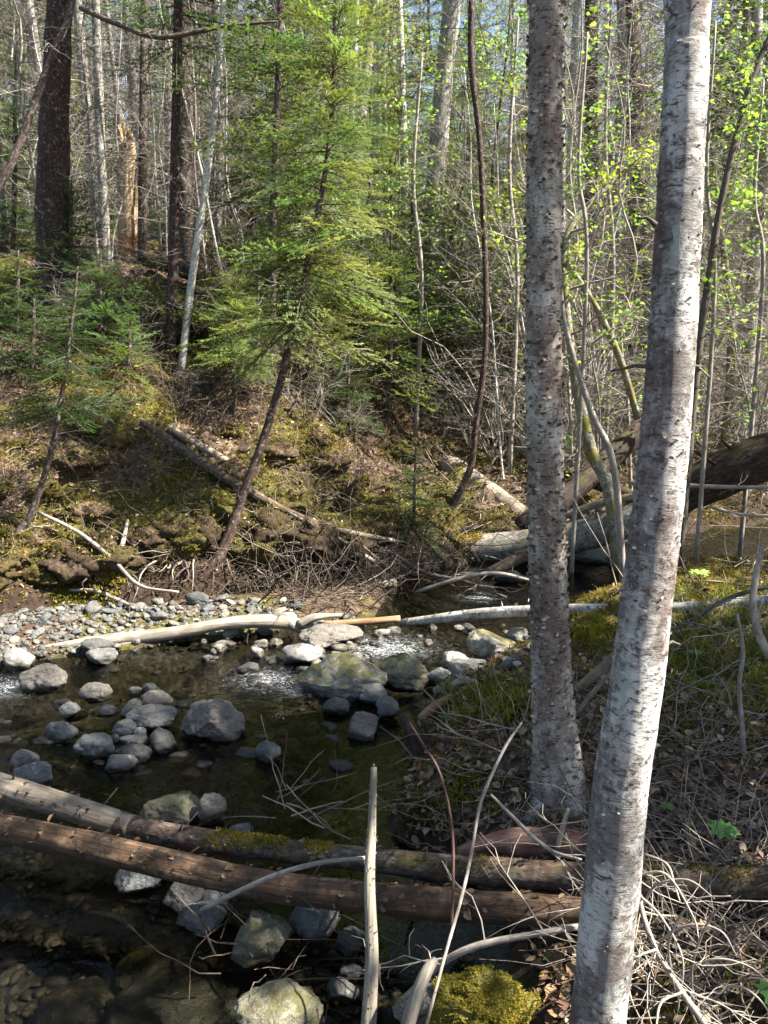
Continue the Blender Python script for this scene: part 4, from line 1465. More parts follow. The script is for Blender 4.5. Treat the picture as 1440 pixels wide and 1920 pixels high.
# pebbles of the gravel bar: the larger ones singly, the rest as one mass
PEB = [MB().add(rock_shape(ICO2, 300 + k, 0.85, 0.22)[0] * np.array([1, 0.8, 0.55]), None, ICO2[1], None, np.array([.95, .93, .88]) * (0.55 + 0.09 * k)) for k in range(9)]
PEBM = [[p.mesh('pebble', m_) for m_ in (M_ROCK, M_ROCKPALE, M_ROCKBLUE, M_ROCKBROWN)] for p in PEB]
def pix_to_plane(u, v, z):
    """many pixels -> points on the level z"""
    a, b = (u - 720) / FPX, (960 - v) / FPX
    t = (z - CAMZ) / (-SP + b * CP)
    return a * t, (CP + b * SP) * t


u, v = rng.uniform(-20, 680, 6000), rng.uniform(1135, 1262, 6000)
px, py = pix_to_plane(u, v, 0.06)
ph = height(px, py, False)
ok = ~((sdist(LTOE, px, py) > -0.02) | (ph < -0.06) | ((u > 560) & (v < 1150)))
cand = list(zip(px[ok], py[ok], ph[ok]))[:1500]
BIG = []
for (x, y, h) in cand:
    s = float(np.clip(rng.lognormal(-3.15, 0.55), 0.02, 0.13))
    if all((x - a) ** 2 + (y - b) ** 2 > (0.72 * (s + c_)) ** 2 for a, b, c_, _ in BIG):
        BIG.append((x, y, s, h))
BIG.sort(key=lambda q_: -q_[2])
for k, (x, y, s, h) in enumerate(BIG[:270]):
    pm = PEBM[k % 9][int(rng.choice([0, 0, 0, 0, 1, 2, 2, 3]))]
    o = bpy.data.objects.new('pebble', pm)
    COL.objects.link(o)
    o.location = (x, y, h + s * 0.22)
    o.scale = (s, s * rng.uniform(0.8, 1.1), s * rng.uniform(0.7, 1.2))
    o.rotation_euler = (rng.normal() * 0.25, rng.normal() * 0.25, rng.random() * 6.28)
    tag(o, 'rounded river pebble on the gravel bar around the driftwood log', 'pebble', 'pebbles of the gravel bar')


def rock_mass(name, label, pts, smin, smax, mat, cat, flat=0.6):
    mb = MB()
    V, F = rock_shape(ico(1), int(rng.integers(0, 99)), .9, .25)
    n = len(pts)
    s = np.clip(np.exp(rng.normal(math.log((smin + smax) / 2.6), .5, n)), smin * .6, smax * 1.5)
    az = rng.random(n) * 6.28
    X_ = np.stack([np.cos(az), np.sin(az), np.zeros(n)], 1)
    place((V * np.array([1, 0.75, flat]), F, np.ones((len(V), 3))), X_, np.tile([0, 0, 1.0], (n, 1)) + rng.normal(0, .2, (n, 3)), pts, s, mb, rng.uniform(.3, 1.25, (n, 1)) * np.stack([rng.uniform(.95, 1.1, n), np.ones(n), rng.uniform(.8, 1, n)], 1))
    o = mb.build(name, mat)
    return tag(o, label, cat, kind='stuff')


pts = np.array([(x, y, h + 0.004) for x, y, h in cand])
rock_mass('gravel', 'fine gravel between the pebbles of the bar', pts, 0.008, 0.024, M_ROCK, 'gravel')
# stones on the stream bed
px, py = pix_to_plane(rng.uniform(-60, 900, 1900), rng.uniform(1060, 1950, 1900), -0.2)
ph = height(px, py, False)
ok = (ph > -0.33) & (ph < -0.03)
bp = np.stack([px, py, ph + 0.01], 1)[ok]
rock_mass('stream_bed_stones', 'brown stones and gravel on the bed of the stream', bp, 0.012, 0.05, M_ROCKBROWN, 'stones', 0.5)
# rounded cobbles standing in the shallows, singly
for k in range(70):
    u, v = rng.uniform(-10, 640), rng.uniform(1250, 1420) if k < 56 else rng.uniform(1420, 1470)
    p = PZ(u, v, 0.0)
    h = H1(p[0], p[1])
    if h > 0 or h < -0.36:
        continue
    s = rng.uniform(0.03, 0.075)
    o = bpy.data.objects.new('cobble', PEBM[k % 9][int(rng.choice([0, 2, 3, 3]))])
    COL.objects.link(o)
    o.scale = (s, s, s * 0.9)
    o.location = (p[0], p[1], rng.uniform(-0.05, 0.0))
    o.rotation_euler = (0, 0, rng.random() * 6.28)
    tag(o, 'small cobble lying just at the surface of the stream', 'cobble', 'small cobbles in the shallows')
for k in range(34):      # sunlit stones on the right of the riffle
    u, v = rng.uniform(770, 1000), rng.uniform(1205, 1300)
    p = G(u, v)
    if p[2] < -0.1:
        continue
    s = rng.uniform(0.025, 0.06)
    o = bpy.data.objects.new('pebble', PEBM[k % 9][int(rng.choice([0, 1, 1]))])
    COL.objects.link(o)
    o.scale = (s, s, s)
    o.location = (p[0], p[1], max(p[2], -0.01) + 0.25 * s)
    o.rotation_euler = (rng.normal() * .2, rng.normal() * .2, rng.random() * 6.28)
    tag(o, 'pale pebble between the boulders left of the peeling birch', 'pebble', 'pebbles between the boulders')
for k in range(46):      # stones along the riffle and the edge of the bar
    u, v = (rng.uniform(380, 700), rng.uniform(1200, 1262)) if k < 30 else (rng.uniform(640, 960), rng.uniform(1165, 1215))
    p = PZ(u, v, 0.0)
    if H1(p[0], p[1]) > .08:
        continue
    s = rng.uniform(.03, .085)
    o = bpy.data.objects.new('cobble', PEBM[k % 9][int(rng.choice([0, 0, 1, 3]))])
    COL.objects.link(o)
    o.scale = (s, s, s * 1.1)
    o.location = (p[0], p[1], rng.uniform(-.02, .02))
    o.rotation_euler = (rng.normal() * .2, rng.normal() * .2, rng.random() * 6.28)
    tag(o, 'wet cobble in the riffle between the driftwood log and the largest boulder' if k < 30 else 'wet cobble in the stream by the slender birch log', 'cobble', 'cobbles of the riffle')
# foam at the riffles, with sun sparkle set down as white flakes
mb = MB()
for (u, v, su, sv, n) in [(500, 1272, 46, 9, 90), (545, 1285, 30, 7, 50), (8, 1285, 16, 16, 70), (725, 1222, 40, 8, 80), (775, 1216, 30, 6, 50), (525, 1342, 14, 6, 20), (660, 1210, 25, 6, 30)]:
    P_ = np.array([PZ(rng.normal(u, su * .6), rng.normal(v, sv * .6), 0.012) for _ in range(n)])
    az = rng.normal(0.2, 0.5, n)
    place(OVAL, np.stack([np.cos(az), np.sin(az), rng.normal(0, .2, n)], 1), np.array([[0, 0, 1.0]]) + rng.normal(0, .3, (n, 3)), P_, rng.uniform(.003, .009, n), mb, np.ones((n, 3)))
tag(mb.build('white_water_sparkle', M_FOAMSPARKLE), 'white water and sun sparkles modelled as white flakes on the riffle', 'foam and sparkle', kind='stuff')

# ------------------------------------------------------------------ logs, driftwood, fallen branches
def log(name, label, cat, pts, w, mat, y0=None, y1=None, drape=False, lift=0.0, n=14, disp=0.07, stubs=0, flakes=0, twig=0, tint=None, knots=0, k=6, twl=(0.1, 0.4), twr=0.004, fsize=1.0):
    P = pixpath(pts, y0, y1, drape, lift)
    r = widths(P, w)
    if drape:
        P[:, 2] += r * 0.5
    loc = P.mean(0)
    S, q = smooth_path(P, r, k)
    o = tubes(S, q, n, disp, 6.0, seed=rng.random() * 90).build(name, mat, None, loc)
    tag(o, label, cat)
    o['_o'] = [float(c_) for c_ in loc]
    THINGS.append(o)
    for s in range(stubs):
        f = rng.uniform(0.05, 0.95)
        p = along(S, [f])[0]
        rr = float(np.interp(f, np.linspace(0, 1, len(q)), q))
        d = rand_unit(1)[0]
        d[2] = abs(d[2]) + 0.2
        d /= np.linalg.norm(d)
        L = rr * rng.uniform(.4, 2.0)
        tubes(np.stack([p + d * rr * 0.7, p + d * (rr + L * .5), p + d * (rr + L)]), [rr * .10, rr * .08, rr * .05], 5).build('branch_stub', mat, o)
    if flakes:
        axis = S[-1] - S[0]
        axis /= np.linalg.norm(axis)
        f = rng.random(flakes)
        p = along(S, f)
        rr = np.interp(f, np.linspace(0, 1, len(q)), q)
        d = rand_unit(flakes)
        d -= (d @ axis)[:, None] * axis
        d[:, 2] = np.abs(d[:, 2])
        d /= np.linalg.norm(d, axis=1)[:, None]
        mb = MB()
        place(CURL, axis[None] + d * 0.35 + rng.normal(0, .4, (flakes, 3)), d, p + d * (rr * 0.97)[:, None], fsize * rng.uniform(.012, .04, flakes), mb, np.array([tint or (0.2, 0.15, 0.11)]) * rng.uniform(.4, 1.3, (flakes, 1)))
        c_ = mb.build('bark_flakes', M_LITTER, o)
        c_['kind'] = 'stuff'
    if twig:
        mb = MB()
        dead_twigs(S, 0.1, 1.0, twig, twl[0], twl[1], mb, twr, 3, 0.0)
        mb.build('twigs', mat if twr < 0.003 else M_TWIG, o)
    return o, S, q


def moss_on(o, S, q, f0, f1, n, tint, size=.012):
    f = rng.uniform(f0, f1, n)
    a = rng.normal(0, .55, n)
    ax = S[-1] - S[0]
    ax /= np.linalg.norm(ax)
    sd = np.cross(ax, [0, 0, 1.0])
    sd /= np.linalg.norm(sd)
    up = np.cross(sd, ax)
    nn = sd[None] * np.sin(a)[:, None] + up[None] * np.cos(a)[:, None]
    rr = np.interp(f, np.linspace(0, 1, len(q)), q)
    p = along(S, f) + nn * (rr * .98)[:, None]
    m = n2(p[:, 0] * 1.0, p[:, 2] + p[:, 1], 9, 3.3, 3) > -.12
    mb = MB()
    tufts(p[m], nn[m], int(m.sum() * 1.3), size, tint, mb, .8, .4)
    mb.build('moss', M_MOSSTUFT, o)['kind'] = 'stuff'


# the two foreground logs
o, S, q = log('fallen_log', 'upper of two fallen logs across the foreground, pale at left and mossy in the middle', 'log',
    [(-90, 1445), (0, 1475), (100, 1505), (230, 1545), (300, 1562), (420, 1581), (560, 1598), (700, 1612), (850, 1630), (1000, 1640), (1150, 1650), (1300, 1655), (1520, 1655)],
    [45, 45, 45, 42, 41, 41, 41, 44, 50, 54, 56, 56, 54], M_LOGMOSS, 3.35, 2.25, n=20, stubs=12, flakes=160, tint=(0.17, 0.13, 0.10), k=8)
# its pale, barkless left end is a sleeve of bare wood
moss_on(o, S, q, .38, .53, 5200, (.20, .165, .025), .010)
moss_on(o, S, q, .58, .72, 2600, (.11, .095, .02), .010)
moss_on(o, S, q, .80, .98, 3000, (.10, .085, .02), .010)
S2, q2 = S[:27], q[:27] * np.linspace(1.07, 1.03, 27)
tubes(S2, q2, 20, 0.03, 6).build('bare_wood', M_LOGPALE, o)
log('fallen_log', 'lower of two fallen logs across the foreground, stripped orange brown wood', 'log',
    [(-90, 1530), (0, 1552), (150, 1582), (300, 1617), (450, 1650), (600, 1674), (750, 1690), (900, 1700), (1130, 1712)],
    [46, 50, 52, 53, 53, 55, 57, 58, 50], M_LOGORANGE, 3.0, 2.3, n=20, stubs=8, flakes=140, tint=(0.22, 0.14, 0.08), k=8)
log('rotten_log', 'rotten reddish log half buried behind the foreground logs on the right bank', 'log',
    [(860, 1612), (930, 1592), (1010, 1584), (1090, 1588), (1170, 1600)], [40, 60, 64, 60, 40], M_LOGRED, 2.75, 2.6, n=14, disp=.15, flakes=60)
# far logs over the stream
o, S, q = log('fallen_log', 'thick grey log with moss lying across the far stream behind the birches', 'log',
    [(710, 1060), (800, 1042), (900, 1030), (990, 1022), (1080, 1005), (1150, 985), (1210, 962)], [44, 50, 56, 58, 62, 64, 60], M_LOGGREY, 8.3, 7.7, n=18, stubs=5, flakes=60)
moss_on(o, S, q, .05, .42, 4200, (.24, .16, .028), .022)
log('fallen_log', 'thick dark scaly log slanting up to the right edge of the picture', 'log',
    [(1190, 965), (1260, 930), (1340, 895), (1420, 862), (1540, 825)], [74, 80, 86, 90, 92], M_LOGDARK, 8.1, 7.6, n=18, stubs=6, flakes=120, tint=(0.12, 0.1, 0.08))
log('fallen_log', 'dark slanting log propped between the peeling birch and the nearest birch', 'log',
    [(975, 992), (1060, 930), (1130, 870), (1200, 808), (1240, 770)], [44, 46, 44, 42, 38], M_LOGDARK, 8.5, 9.6, n=14, stubs=4)
log('fallen_log', 'short pale broken log pointing down to the far stream', 'log',
    [(838, 868), (900, 912), (980, 968)], [40, 42, 38], M_LOGPALE, 9.7, 8.8, n=14, stubs=3, flakes=50)
log('fallen_log', 'mossy broken log crossing under the thick grey log', 'log', [(905, 1080), (985, 1040), (1080, 985), (1130, 950)], [18, 26, 28, 24], M_LOGMOSS, 7.4, 8.2, n=11, stubs=5, flakes=30, twig=3)
log('fallen_log', 'pale debarked pole lying on the thick grey log', 'log', [(1040, 975), (1120, 945), (1200, 930), (1290, 925)], [12, 15, 15, 12], M_LOGPALE, 8.0, 7.6, n=9, stubs=3, twig=4)
log('fallen_log', 'dark broken log leaning behind the slanting dark log', 'log', [(1040, 880), (1120, 905), (1200, 940)], [24, 28, 26], M_LOGDARK, 9.3, 8.6, n=11, stubs=4, twig=3)
log('fallen_branch', 'forked grey branch caught under the peeling birch log jam', 'branch', [(780, 1110), (860, 1085), (930, 1075), (1000, 1090)], [7, 9, 9, 5], M_TWIG, 6.9, 6.7, n=6, twig=9)
log('fallen_branch', 'dark branch reaching over the far water towards the peeling birch', 'branch', [(740, 1040), (800, 1075), (870, 1090), (950, 1120)], [6, 8, 7, 4], M_TWIGDARK, 7.3, 6.7, n=6, twig=9)
log('fallen_log', 'thin black log behind the thick grey log', 'log', [(830, 1002), (900, 996), (985, 985)], [20, 25, 25], M_LOGDARK, 8.7, 8.5, n=10, twig=4)
log('birch_log', 'slender birch log lying level over the stream behind both birches', 'log',
    [(752, 1168), (850, 1156), (950, 1147), (1060, 1143), (1165, 1142), (1300, 1138), (1470, 1122)], [14, 19, 21, 21, 22, 22, 20], M_BIRCHLOG, 6.05, 4.75, n=12, stubs=8, flakes=80, tint=(.3, .28, .24))
log('stripped_stick', 'peeled orange stick touching the tip of the slender birch log', 'stick', [(596, 1170), (680, 1166), (750, 1160)], [10, 13, 13], M_ORANGESTICK, 5.85, 5.95, n=9, disp=.03)
o, S, q = log('driftwood_log', 'bleached driftwood log with a root end lying on the gravel bar', 'log',
    [(50, 1224), (130, 1212), (200, 1201), (330, 1186), (430, 1168), (510, 1165), (574, 1172)], [16, 22, 25, 24, 23, 27, 20], M_DEADWOOD, 5.45, 5.85, n=12, stubs=3)
for pts, w, nm in [([(512, 1168), (522, 1150), (536, 1140)], [24, 18, 6], 'root_end'), ([(560, 1172), (590, 1158), (642, 1153)], [20, 16, 6], 'root_end'), ([(540, 1166), (565, 1180), (590, 1172)], [20, 16, 8], 'root_end'), ([(160, 1224), (240, 1206), (330, 1190)], [6, 10, 12], 'side_branch')]:
    P = pixpath(pts, 5.8, 5.82) if nm == 'root_end' else pixpath(pts, 5.5, 5.65)
    tubes(*smooth_path(P, widths(P, w), 4), 8, .12, 8).build(nm, M_DEADWOOD, o)
log('driftwood_log', 'short pale broken log on the far bank above the orange stick', 'log', [(638, 1113), (690, 1102), (742, 1092)], [16, 20, 16], M_LOGPALE, 6.9, 7.1, n=10, stubs=2)
# upright and front sticks
log('upright_stick', 'pale upright dead stick leaning on the two foreground logs', 'stick',
    [(690, 1940), (697, 1800), (693, 1650), (697, 1550), (701, 1438)], [30, 25, 21, 17, 11], M_DEADWOOD, 1.92, 2.25, n=12, stubs=4, flakes=160, tint=(.3, .26, .21), fsize=.35)
log('driftwood_stick', 'short bleached stick poking up beside the golden moss boulder', 'stick', [(758, 1945), (780, 1870), (800, 1822), (816, 1800)], [27, 27, 24, 14], M_DEADWOOD, 1.85, 1.95, n=10, disp=.1)
log('bent_branch', 'thin grey branch arching from the dark pool up to the upright stick', 'branch', [(378, 1706), (450, 1670), (530, 1636), (610, 1616), (685, 1609)], [9, 10, 10, 9, 8], M_TWIG, 2.35, 2.15, n=7)
log('bent_branch', 'grey branch curving from the nearest birch over the dark hollow', 'branch', [(760, 1870), (830, 1805), (900, 1772), (1000, 1752), (1085, 1738)], [11, 13, 13, 12, 11], M_TWIG, 2.05, 1.95, n=9, twig=5)
log('thin_shoot', 'long thin shoot rising from the bottom edge past the foreground logs', 'branch', [(795, 1940), (832, 1800), (866, 1680), (884, 1600), (903, 1500), (945, 1405), (978, 1355)], [7, 7, 7, 7, 7, 6, 4], M_TWIG, 1.85, 2.7, n=6, twig=3)
log('thin_shoot', 'reddish whip beside the long thin shoot', 'branch', [(846, 1760), (850, 1640), (846, 1540), (825, 1450), (796, 1400), (768, 1355)], [6, 6, 6, 5, 5, 3], M_LOGRED, 2.05, 2.5, n=6)
log('thin_shoot', 'pale thin shoot crossing from the bank toward the foreground logs', 'branch', [(920, 1490), (960, 1530), (1000, 1570), (1040, 1598), (1090, 1612)], [5, 7, 8, 7, 5], M_TWIG, 2.5, 2.2, n=6, twig=4)
log('short_stick', 'short white stick standing on the rotten reddish log', 'stick', [(1045, 1592), (1055, 1550), (1066, 1516)], [10, 10, 8], M_DEADWOOD, 2.6, 2.65, n=7)
log('pole', 'grey pole leaning between the two birches at their foot', 'stick', [(1060, 1310), (1110, 1270), (1160, 1225)], [16, 19, 18], M_LOGPALE, 3.9, 3.5, n=9)
log('short_stick', 'thin white stick between the two birches below the grey pole', 'stick', [(1078, 1342), (1110, 1300), (1150, 1256)], [7, 9, 8], M_TWIG, 3.4, 3.3, n=6)
log('driftwood_stick', 'reddish driftwood piece on the bank right of the pool', 'stick', [(788, 1348), (815, 1325), (856, 1302)], [16, 18, 12], M_ORANGESTICK, 4.0, 4.15, n=9, disp=.12)
log('dark_stump', 'black rotten stub standing at the right edge of the pool', 'stump', [(800, 1430), (775, 1385), (757, 1338)], [40, 34, 20], M_LOGDARK, 3.85, 3.9, n=10, disp=.15)
log('fallen_branch', 'gnarled white branch at the right edge above the grass', 'branch', [(1452, 1240), (1425, 1195), (1412, 1130), (1418, 1075), (1430, 1020)], [18, 16, 14, 12, 8], M_TWIG, 3.0, 3.1, n=8, twig=5)
g = G(1396, 1430)
log('bare_shoot', 'thin bare shoot standing in the grass at right', 'branch', [(1396, 1440), (1391, 1360), (1386, 1290), (1393, 1220), (1382, 1150)], [10, 10, 9, 8, 5], M_TWIG, g[1], g[1], n=6, twig=6)
# left bank logs and sticks, lying on the slope
log('fallen_log', 'dark log lying down the left bank towards the stream', 'log', [(268, 798), (330, 842), (400, 888), (460, 926), (530, 966), (600, 992), (690, 1008)], [15, 18, 19, 17, 15, 12, 7], M_LOGMOSS, drape=True, lift=.08, n=12, stubs=6, flakes=40)
log('fallen_log', 'short pale rotten log above the dark log on the left bank', 'log', [(318, 808), (370, 840), (424, 868)], [14, 17, 13], M_LOGPALE, drape=True, lift=.01, n=9)
log('fallen_branch', 'pale stick sliding down the left bank below the dark log', 'branch', [(540, 968), (620, 1010), (700, 1055)], [9, 10, 8], M_TWIG, drape=True, lift=.16, n=7, twig=5)
log('fallen_branch', 'grey stick lying level on the bank above the brush', 'branch', [(555, 985), (640, 1000), (745, 1022)], [11, 11, 8], M_LOGPALE, drape=True, lift=.16, n=7, twig=4)
log('fallen_branch', 'thin pale branch hanging down the left bank to the gravel', 'branch', [(72, 968), (150, 1010), (215, 1066), (262, 1100), (335, 1114)], [6, 8, 8, 7, 5], M_TWIG, drape=True, lift=.2, n=6)
log('fallen_branch', 'short grey stick leaning on the left bank below the moss', 'branch', [(222, 1062), (232, 1020), (240, 985)], [9, 9, 6], M_TWIG, drape=True, lift=.16, n=6)
log('fallen_branch', 'pale crooked branch along the edge of the gravel at left', 'branch', [(130, 1108), (180, 1112), (222, 1128), (250, 1142)], [5, 7, 9, 7], M_TWIG, drape=True, lift=.03, n=6)
log('fallen_branch', 'white stick leaning on the slope left of the peeling birch', 'branch', [(898, 892), (925, 840), (952, 788)], [8, 8, 6], M_DEADWOOD, 10.2, 10.5, n=6)
log('fallen_branch', 'white thin branch reaching right from behind the nearest birch', 'branch', [(1180, 905), (1280, 910), (1360, 913), (1470, 914)], [8, 9, 8, 6], M_TWIG, 6.8, 6.4, n=6, twig=6)
log('fallen_branch', 'second white thin branch below the level one at right', 'branch', [(1330, 950), (1390, 965), (1470, 968)], [5, 7, 6], M_TWIG, 6.5, 6.2, n=6, twig=4)
log('fallen_branch', 'long dark branch across the grass right of the nearest birch', 'branch', [(1245, 1190), (1300, 1160), (1370, 1120), (1450, 1098)], [7, 8, 9, 9], M_TWIGDARK, 4.4, 4.4, n=6, twig=4)
log('fallen_log', 'dark fallen mossy log behind the small spruces on the upper left slope', 'log', [(270, 485), (330, 500), (380, 520), (430, 560)], [26, 32, 34, 30], M_LOGDARK, 11.3, 10.8, n=12)
log('fallen_branch', 'bare branch hooked over the twigs at top left', 'branch', [(150, 15), (220, 45), (300, 70), (420, 50), (520, 40)], [10, 10, 9, 7, 4], M_TWIGDARK, 9.6, 9.2, n=6, twig=10, twl=(.2, .7))

# ------------------------------------------------------------------ forest behind, trees around (copies of a few kinds)
def kind_tree(kind, seed):
    global rng
    rng = np.random.default_rng(900 + seed)
    root = thing({'spruce': 'spruce_tree', 'bare': 'bare_tree', 'birch': 'birch_tree', 'young': 'young_spruce', 'leafy': 'maple_sapling', 'stem': 'bare_sapling'}[kind], 'tree', 'tree', (0, 0, 0), 'x')
    Ht = rng.uniform(10, 15)
    if kind == 'young':
        Ht = rng.uniform(2.6, 4.2)
    if kind == 'stem':
        Ht = rng.uniform(4, 7)
    if kind == 'leafy':
        Ht = rng.uniform(4, 6)
    lean = rng.normal(0, 0.035 if kind != 'stem' else .14, 2)
    zs_ = np.linspace(-0.3, Ht, 8)
    P = np.stack([lean[0] * zs_ + rng.normal(0, .06, 8) * (zs_ > 0.5), lean[1] * zs_ + rng.normal(0, .06, 8) * (zs_ > 0.5), zs_], 1)
    r0 = {'spruce': .11, 'bare': .085, 'birch': .075, 'young': .022, 'leafy': .022, 'stem': .02}[kind] * rng.uniform(.8, 1.2)
    r = r0 * np.linspace(1, .25, 8)
    bm = {'spruce': M_SPRUCE if seed % 2 else M_GREYBARK, 'bare': M_GREYBARK, 'birch': M_PALETRUNK, 'young': M_SPRUCE, 'leafy': M_TWIG, 'stem': M_PALETRUNK if seed % 2 else M_TWIG}[kind]
    o, S, q = trunk_part(root, P, r, bm, 8, 3, .06, 5)
    tw, fo = MB(), MB()
    if kind == 'spruce':
        dead_twigs(S, .04, .5, 90, .4, 1.6, tw, .008, 5)
        spruce_boughs(S, .42, .99, 80, 1.9, .35, fo, SPRAYFAR, GREEN, None)
    elif kind == 'bare':
        dead_twigs(S, .05, .9, 170, .4, 1.8, tw, .009, 7)
        leafy_crown(S, .55, 26, .6, 1.6, None, tw, nl=4, rr=.012)
    elif kind == 'birch':
        leafy_crown(S, .28, 40, .6, 1.8, fo, tw, 2, .075, (.20, .28, .08), 5, .014)
    elif kind == 'young':
        spruce_boughs(S, .06, .99, 80, 1.0, .12, fo, SPRAYFAR, GREENY, None)
        dead_twigs(S, .04, .5, 40, .3, .9, tw, .005, 4)
    elif kind == 'stem':
        leafy_crown(S, .12, 40, .4, 1.6, None, tw, nl=6, rr=.008)
    else:
        leafy_crown(S, .2, 36, .4, 1.3, fo, tw, 2, .07, (.22, .31, .08), 5, .009)
    tw.build('branches', M_TWIG, root)
    if fo.n:
        fo.build('crown', M_LEAF if kind in ('birch', 'leafy') else M_NEEDLE, root)
    return root


KINDS = {}
for k, (kd, n) in enumerate([('spruce', 3), ('bare', 4), ('birch', 3), ('young', 3), ('leafy', 3), ('stem', 4)]):
    KINDS[kd] = [kind_tree(kd, 10 * k + s) for s in range(n)]
FTXT = {'spruce': 'tall spruce with dead lower branches', 'bare': 'grey bare trunk with dead twigs', 'birch': 'slim pale birch with young leaves',
        'young': 'bushy young spruce', 'leafy': 'thin sapling with young yellow green leaves', 'stem': 'thin bare crooked stem'}
rng = np.random.default_rng(77)
USED = set()


def plant(kd, x, y, where, group, s=None):
    src = KINDS[kd][int(rng.integers(0, len(KINDS[kd])))]
    sc = s or rng.uniform(.8, 1.25)
    loc = (x, y, H1(x, y) - 0.05)
    rz = rng.random() * 6.283
    lab = FTXT[kd] + ' ' + where
    if src.name not in USED:
        USED.add(src.name)
        src.location, src.rotation_euler, src.scale = loc, (0, 0, rz), (sc, sc, sc)
        src['label'], src['group'] = lab, group
        return src
    return copy_tree(src, loc, rz, (sc, sc, sc), lab, group)


spots = []


def far_enough(x, y, d):
    if any((x - a) ** 2 + (y - b) ** 2 < d * d for a, b in spots):
        return False
    spots.append((x, y))
    return True


n = 0
while n < 200:
    y = 11.0 + 34 * rng.random() ** 1.25
    x = rng.uniform(-1, 1) * (0.50 * y + 2.0)
    u = 720 + x / y * FPX
    if y < 13 and u < 760:
        continue
    if 760 < u < 930 and rng.random() < 0.55:      # the gap where the sky shows
        continue
    if sdist(LTOE, np.array([x]), np.array([y]))[0] < 0.6 or not far_enough(x, y, .55 + .02 * y):
        continue
    side = 'left' if u < 480 else ('middle' if u < 960 else 'right')
    pr = {'left': [.20, .44, .06, .26, .04], 'middle': [.08, .34, .14, .28, .16], 'right': [.04, .44, .30, .04, .18]}[side]
    kd = str(rng.choice(['spruce', 'bare', 'birch', 'young', 'leafy'], p=pr))
    deep = 'near the stream' if y < 15 else 'a little way in' if y < 20 else 'farther in' if y < 27 else 'far back'
    where_ = ['at the left edge', 'around the thick dark trunk', 'around the broken snag', 'around the dead dark spruce', 'behind the curved spruce', 'around the sky gap',
              'left of the peeling birch', 'between the two birches', 'right of the nearest birch'][int(np.searchsorted([40, 170, 300, 430, 700, 850, 1000, 1200], u))]
    plant(kd, x, y, '%s, %s' % (where_, deep),
          'forest trees behind the stream')
    n += 1
# the wood around the photographer, right and behind: it stands outside the frame and throws the dappled shade
for k in range(110):
    y = 22 + 42 * rng.random()
    x = rng.uniform(-1, 1) * (0.5 * y + 1)
    side = x / y * FPX + 720
    plant('young', x, y, 'in the far background, %s, %s' % (['at the left edge', 'left of the snag', 'behind the dead dark spruce', 'behind the curved spruce', 'below the sky gap', 'left of the peeling birch', 'between the birches', 'right of the nearest birch'][int(np.searchsorted([120, 240, 430, 700, 860, 1000, 1220], side))], 'nearer' if y < 35 else 'deeper' if y < 48 else 'deepest'), 'bushy spruces far back', rng.uniform(1.8, 3.4))
for k in range(16):
    u = rng.uniform(470, 990)
    y = rng.uniform(10.5, 16)
    plant('young', (u - 720) / FPX * y, y, 'on the middle slope, %s' % (['behind the curved spruce', 'below the sky gap', 'left of the peeling birch'][int(np.searchsorted([700, 850], u))]), 'young spruces of the middle slope', rng.uniform(.9, 1.7))
for k in range(130):
    for _ in range(50):
        u = rng.uniform(900, 1500) if k < 98 else rng.uniform(-20, 900)
        y = rng.uniform(8.8, 20)
        x = (u - 720) / FPX * y
        if sdist(LTOE, np.array([x]), np.array([y]))[0] > (0.5 if k < 98 else 3.0):
            break
    plant('stem', x, y, 'in the tangle %s, %s' % (['on the left slope', 'behind the curved spruce', 'left of the peeling birch', 'behind the peeling birch', 'between the two birches', 'behind the nearest birch', 'right of the nearest birch', 'at the right edge'][int(np.searchsorted([450, 800, 990, 1060, 1190, 1290, 1380], u))], 'near' if y < 13 else 'farther in' if y < 17 else 'far back'), 'thin bare stems')
for k in range(110):
    y = 30 + 32 * rng.random()
    x = rng.uniform(-1, 1) * (0.5 * y + 1)
    plant(str(rng.choice(['birch', 'leafy', 'bare'])), x, y, 'at the very back of the wood, %s' % ('left' if x < -.16 * y else 'middle' if x < .16 * y else 'right'), 'trees at the very back', rng.uniform(1.1, 1.8))
SHADE = [(6.2, 3.3, 'spruce', 1.0), (4.5, 2.55, 'spruce', .86), (5.9, 2.6, 'spruce', 1.0), (7.3, 6.5, 'spruce', .9), (10.5, 2.9, 'spruce', 1.0), (11.5, 7.4, 'birch', 1.0), (8.2, -1.8, 'spruce', 1.0),
         (-5.5, 2.6, 'spruce', 1.0), (-6.5, 5.2, 'bare', 1.0), (-4.5, -2.0, 'birch', 1.0), (2.4, -4.5, 'spruce', 1.0), (-1.5, -6.0, 'bare', 1.0), (6.0, -6.0, 'birch', 1.0), (12.5, 10, 'bare', 1.0)]
for (x, y, kd, sc_) in SHADE:
    plant(kd, x, y, 'standing just outside the frame beside the photographer', 'trees around the photographer', sc_)
for kd in KINDS:
    for src in KINDS[kd]:
        if src.name not in USED:
            for ch in list(src.children):
                bpy.data.objects.remove(ch)
            bpy.data.objects.remove(src)


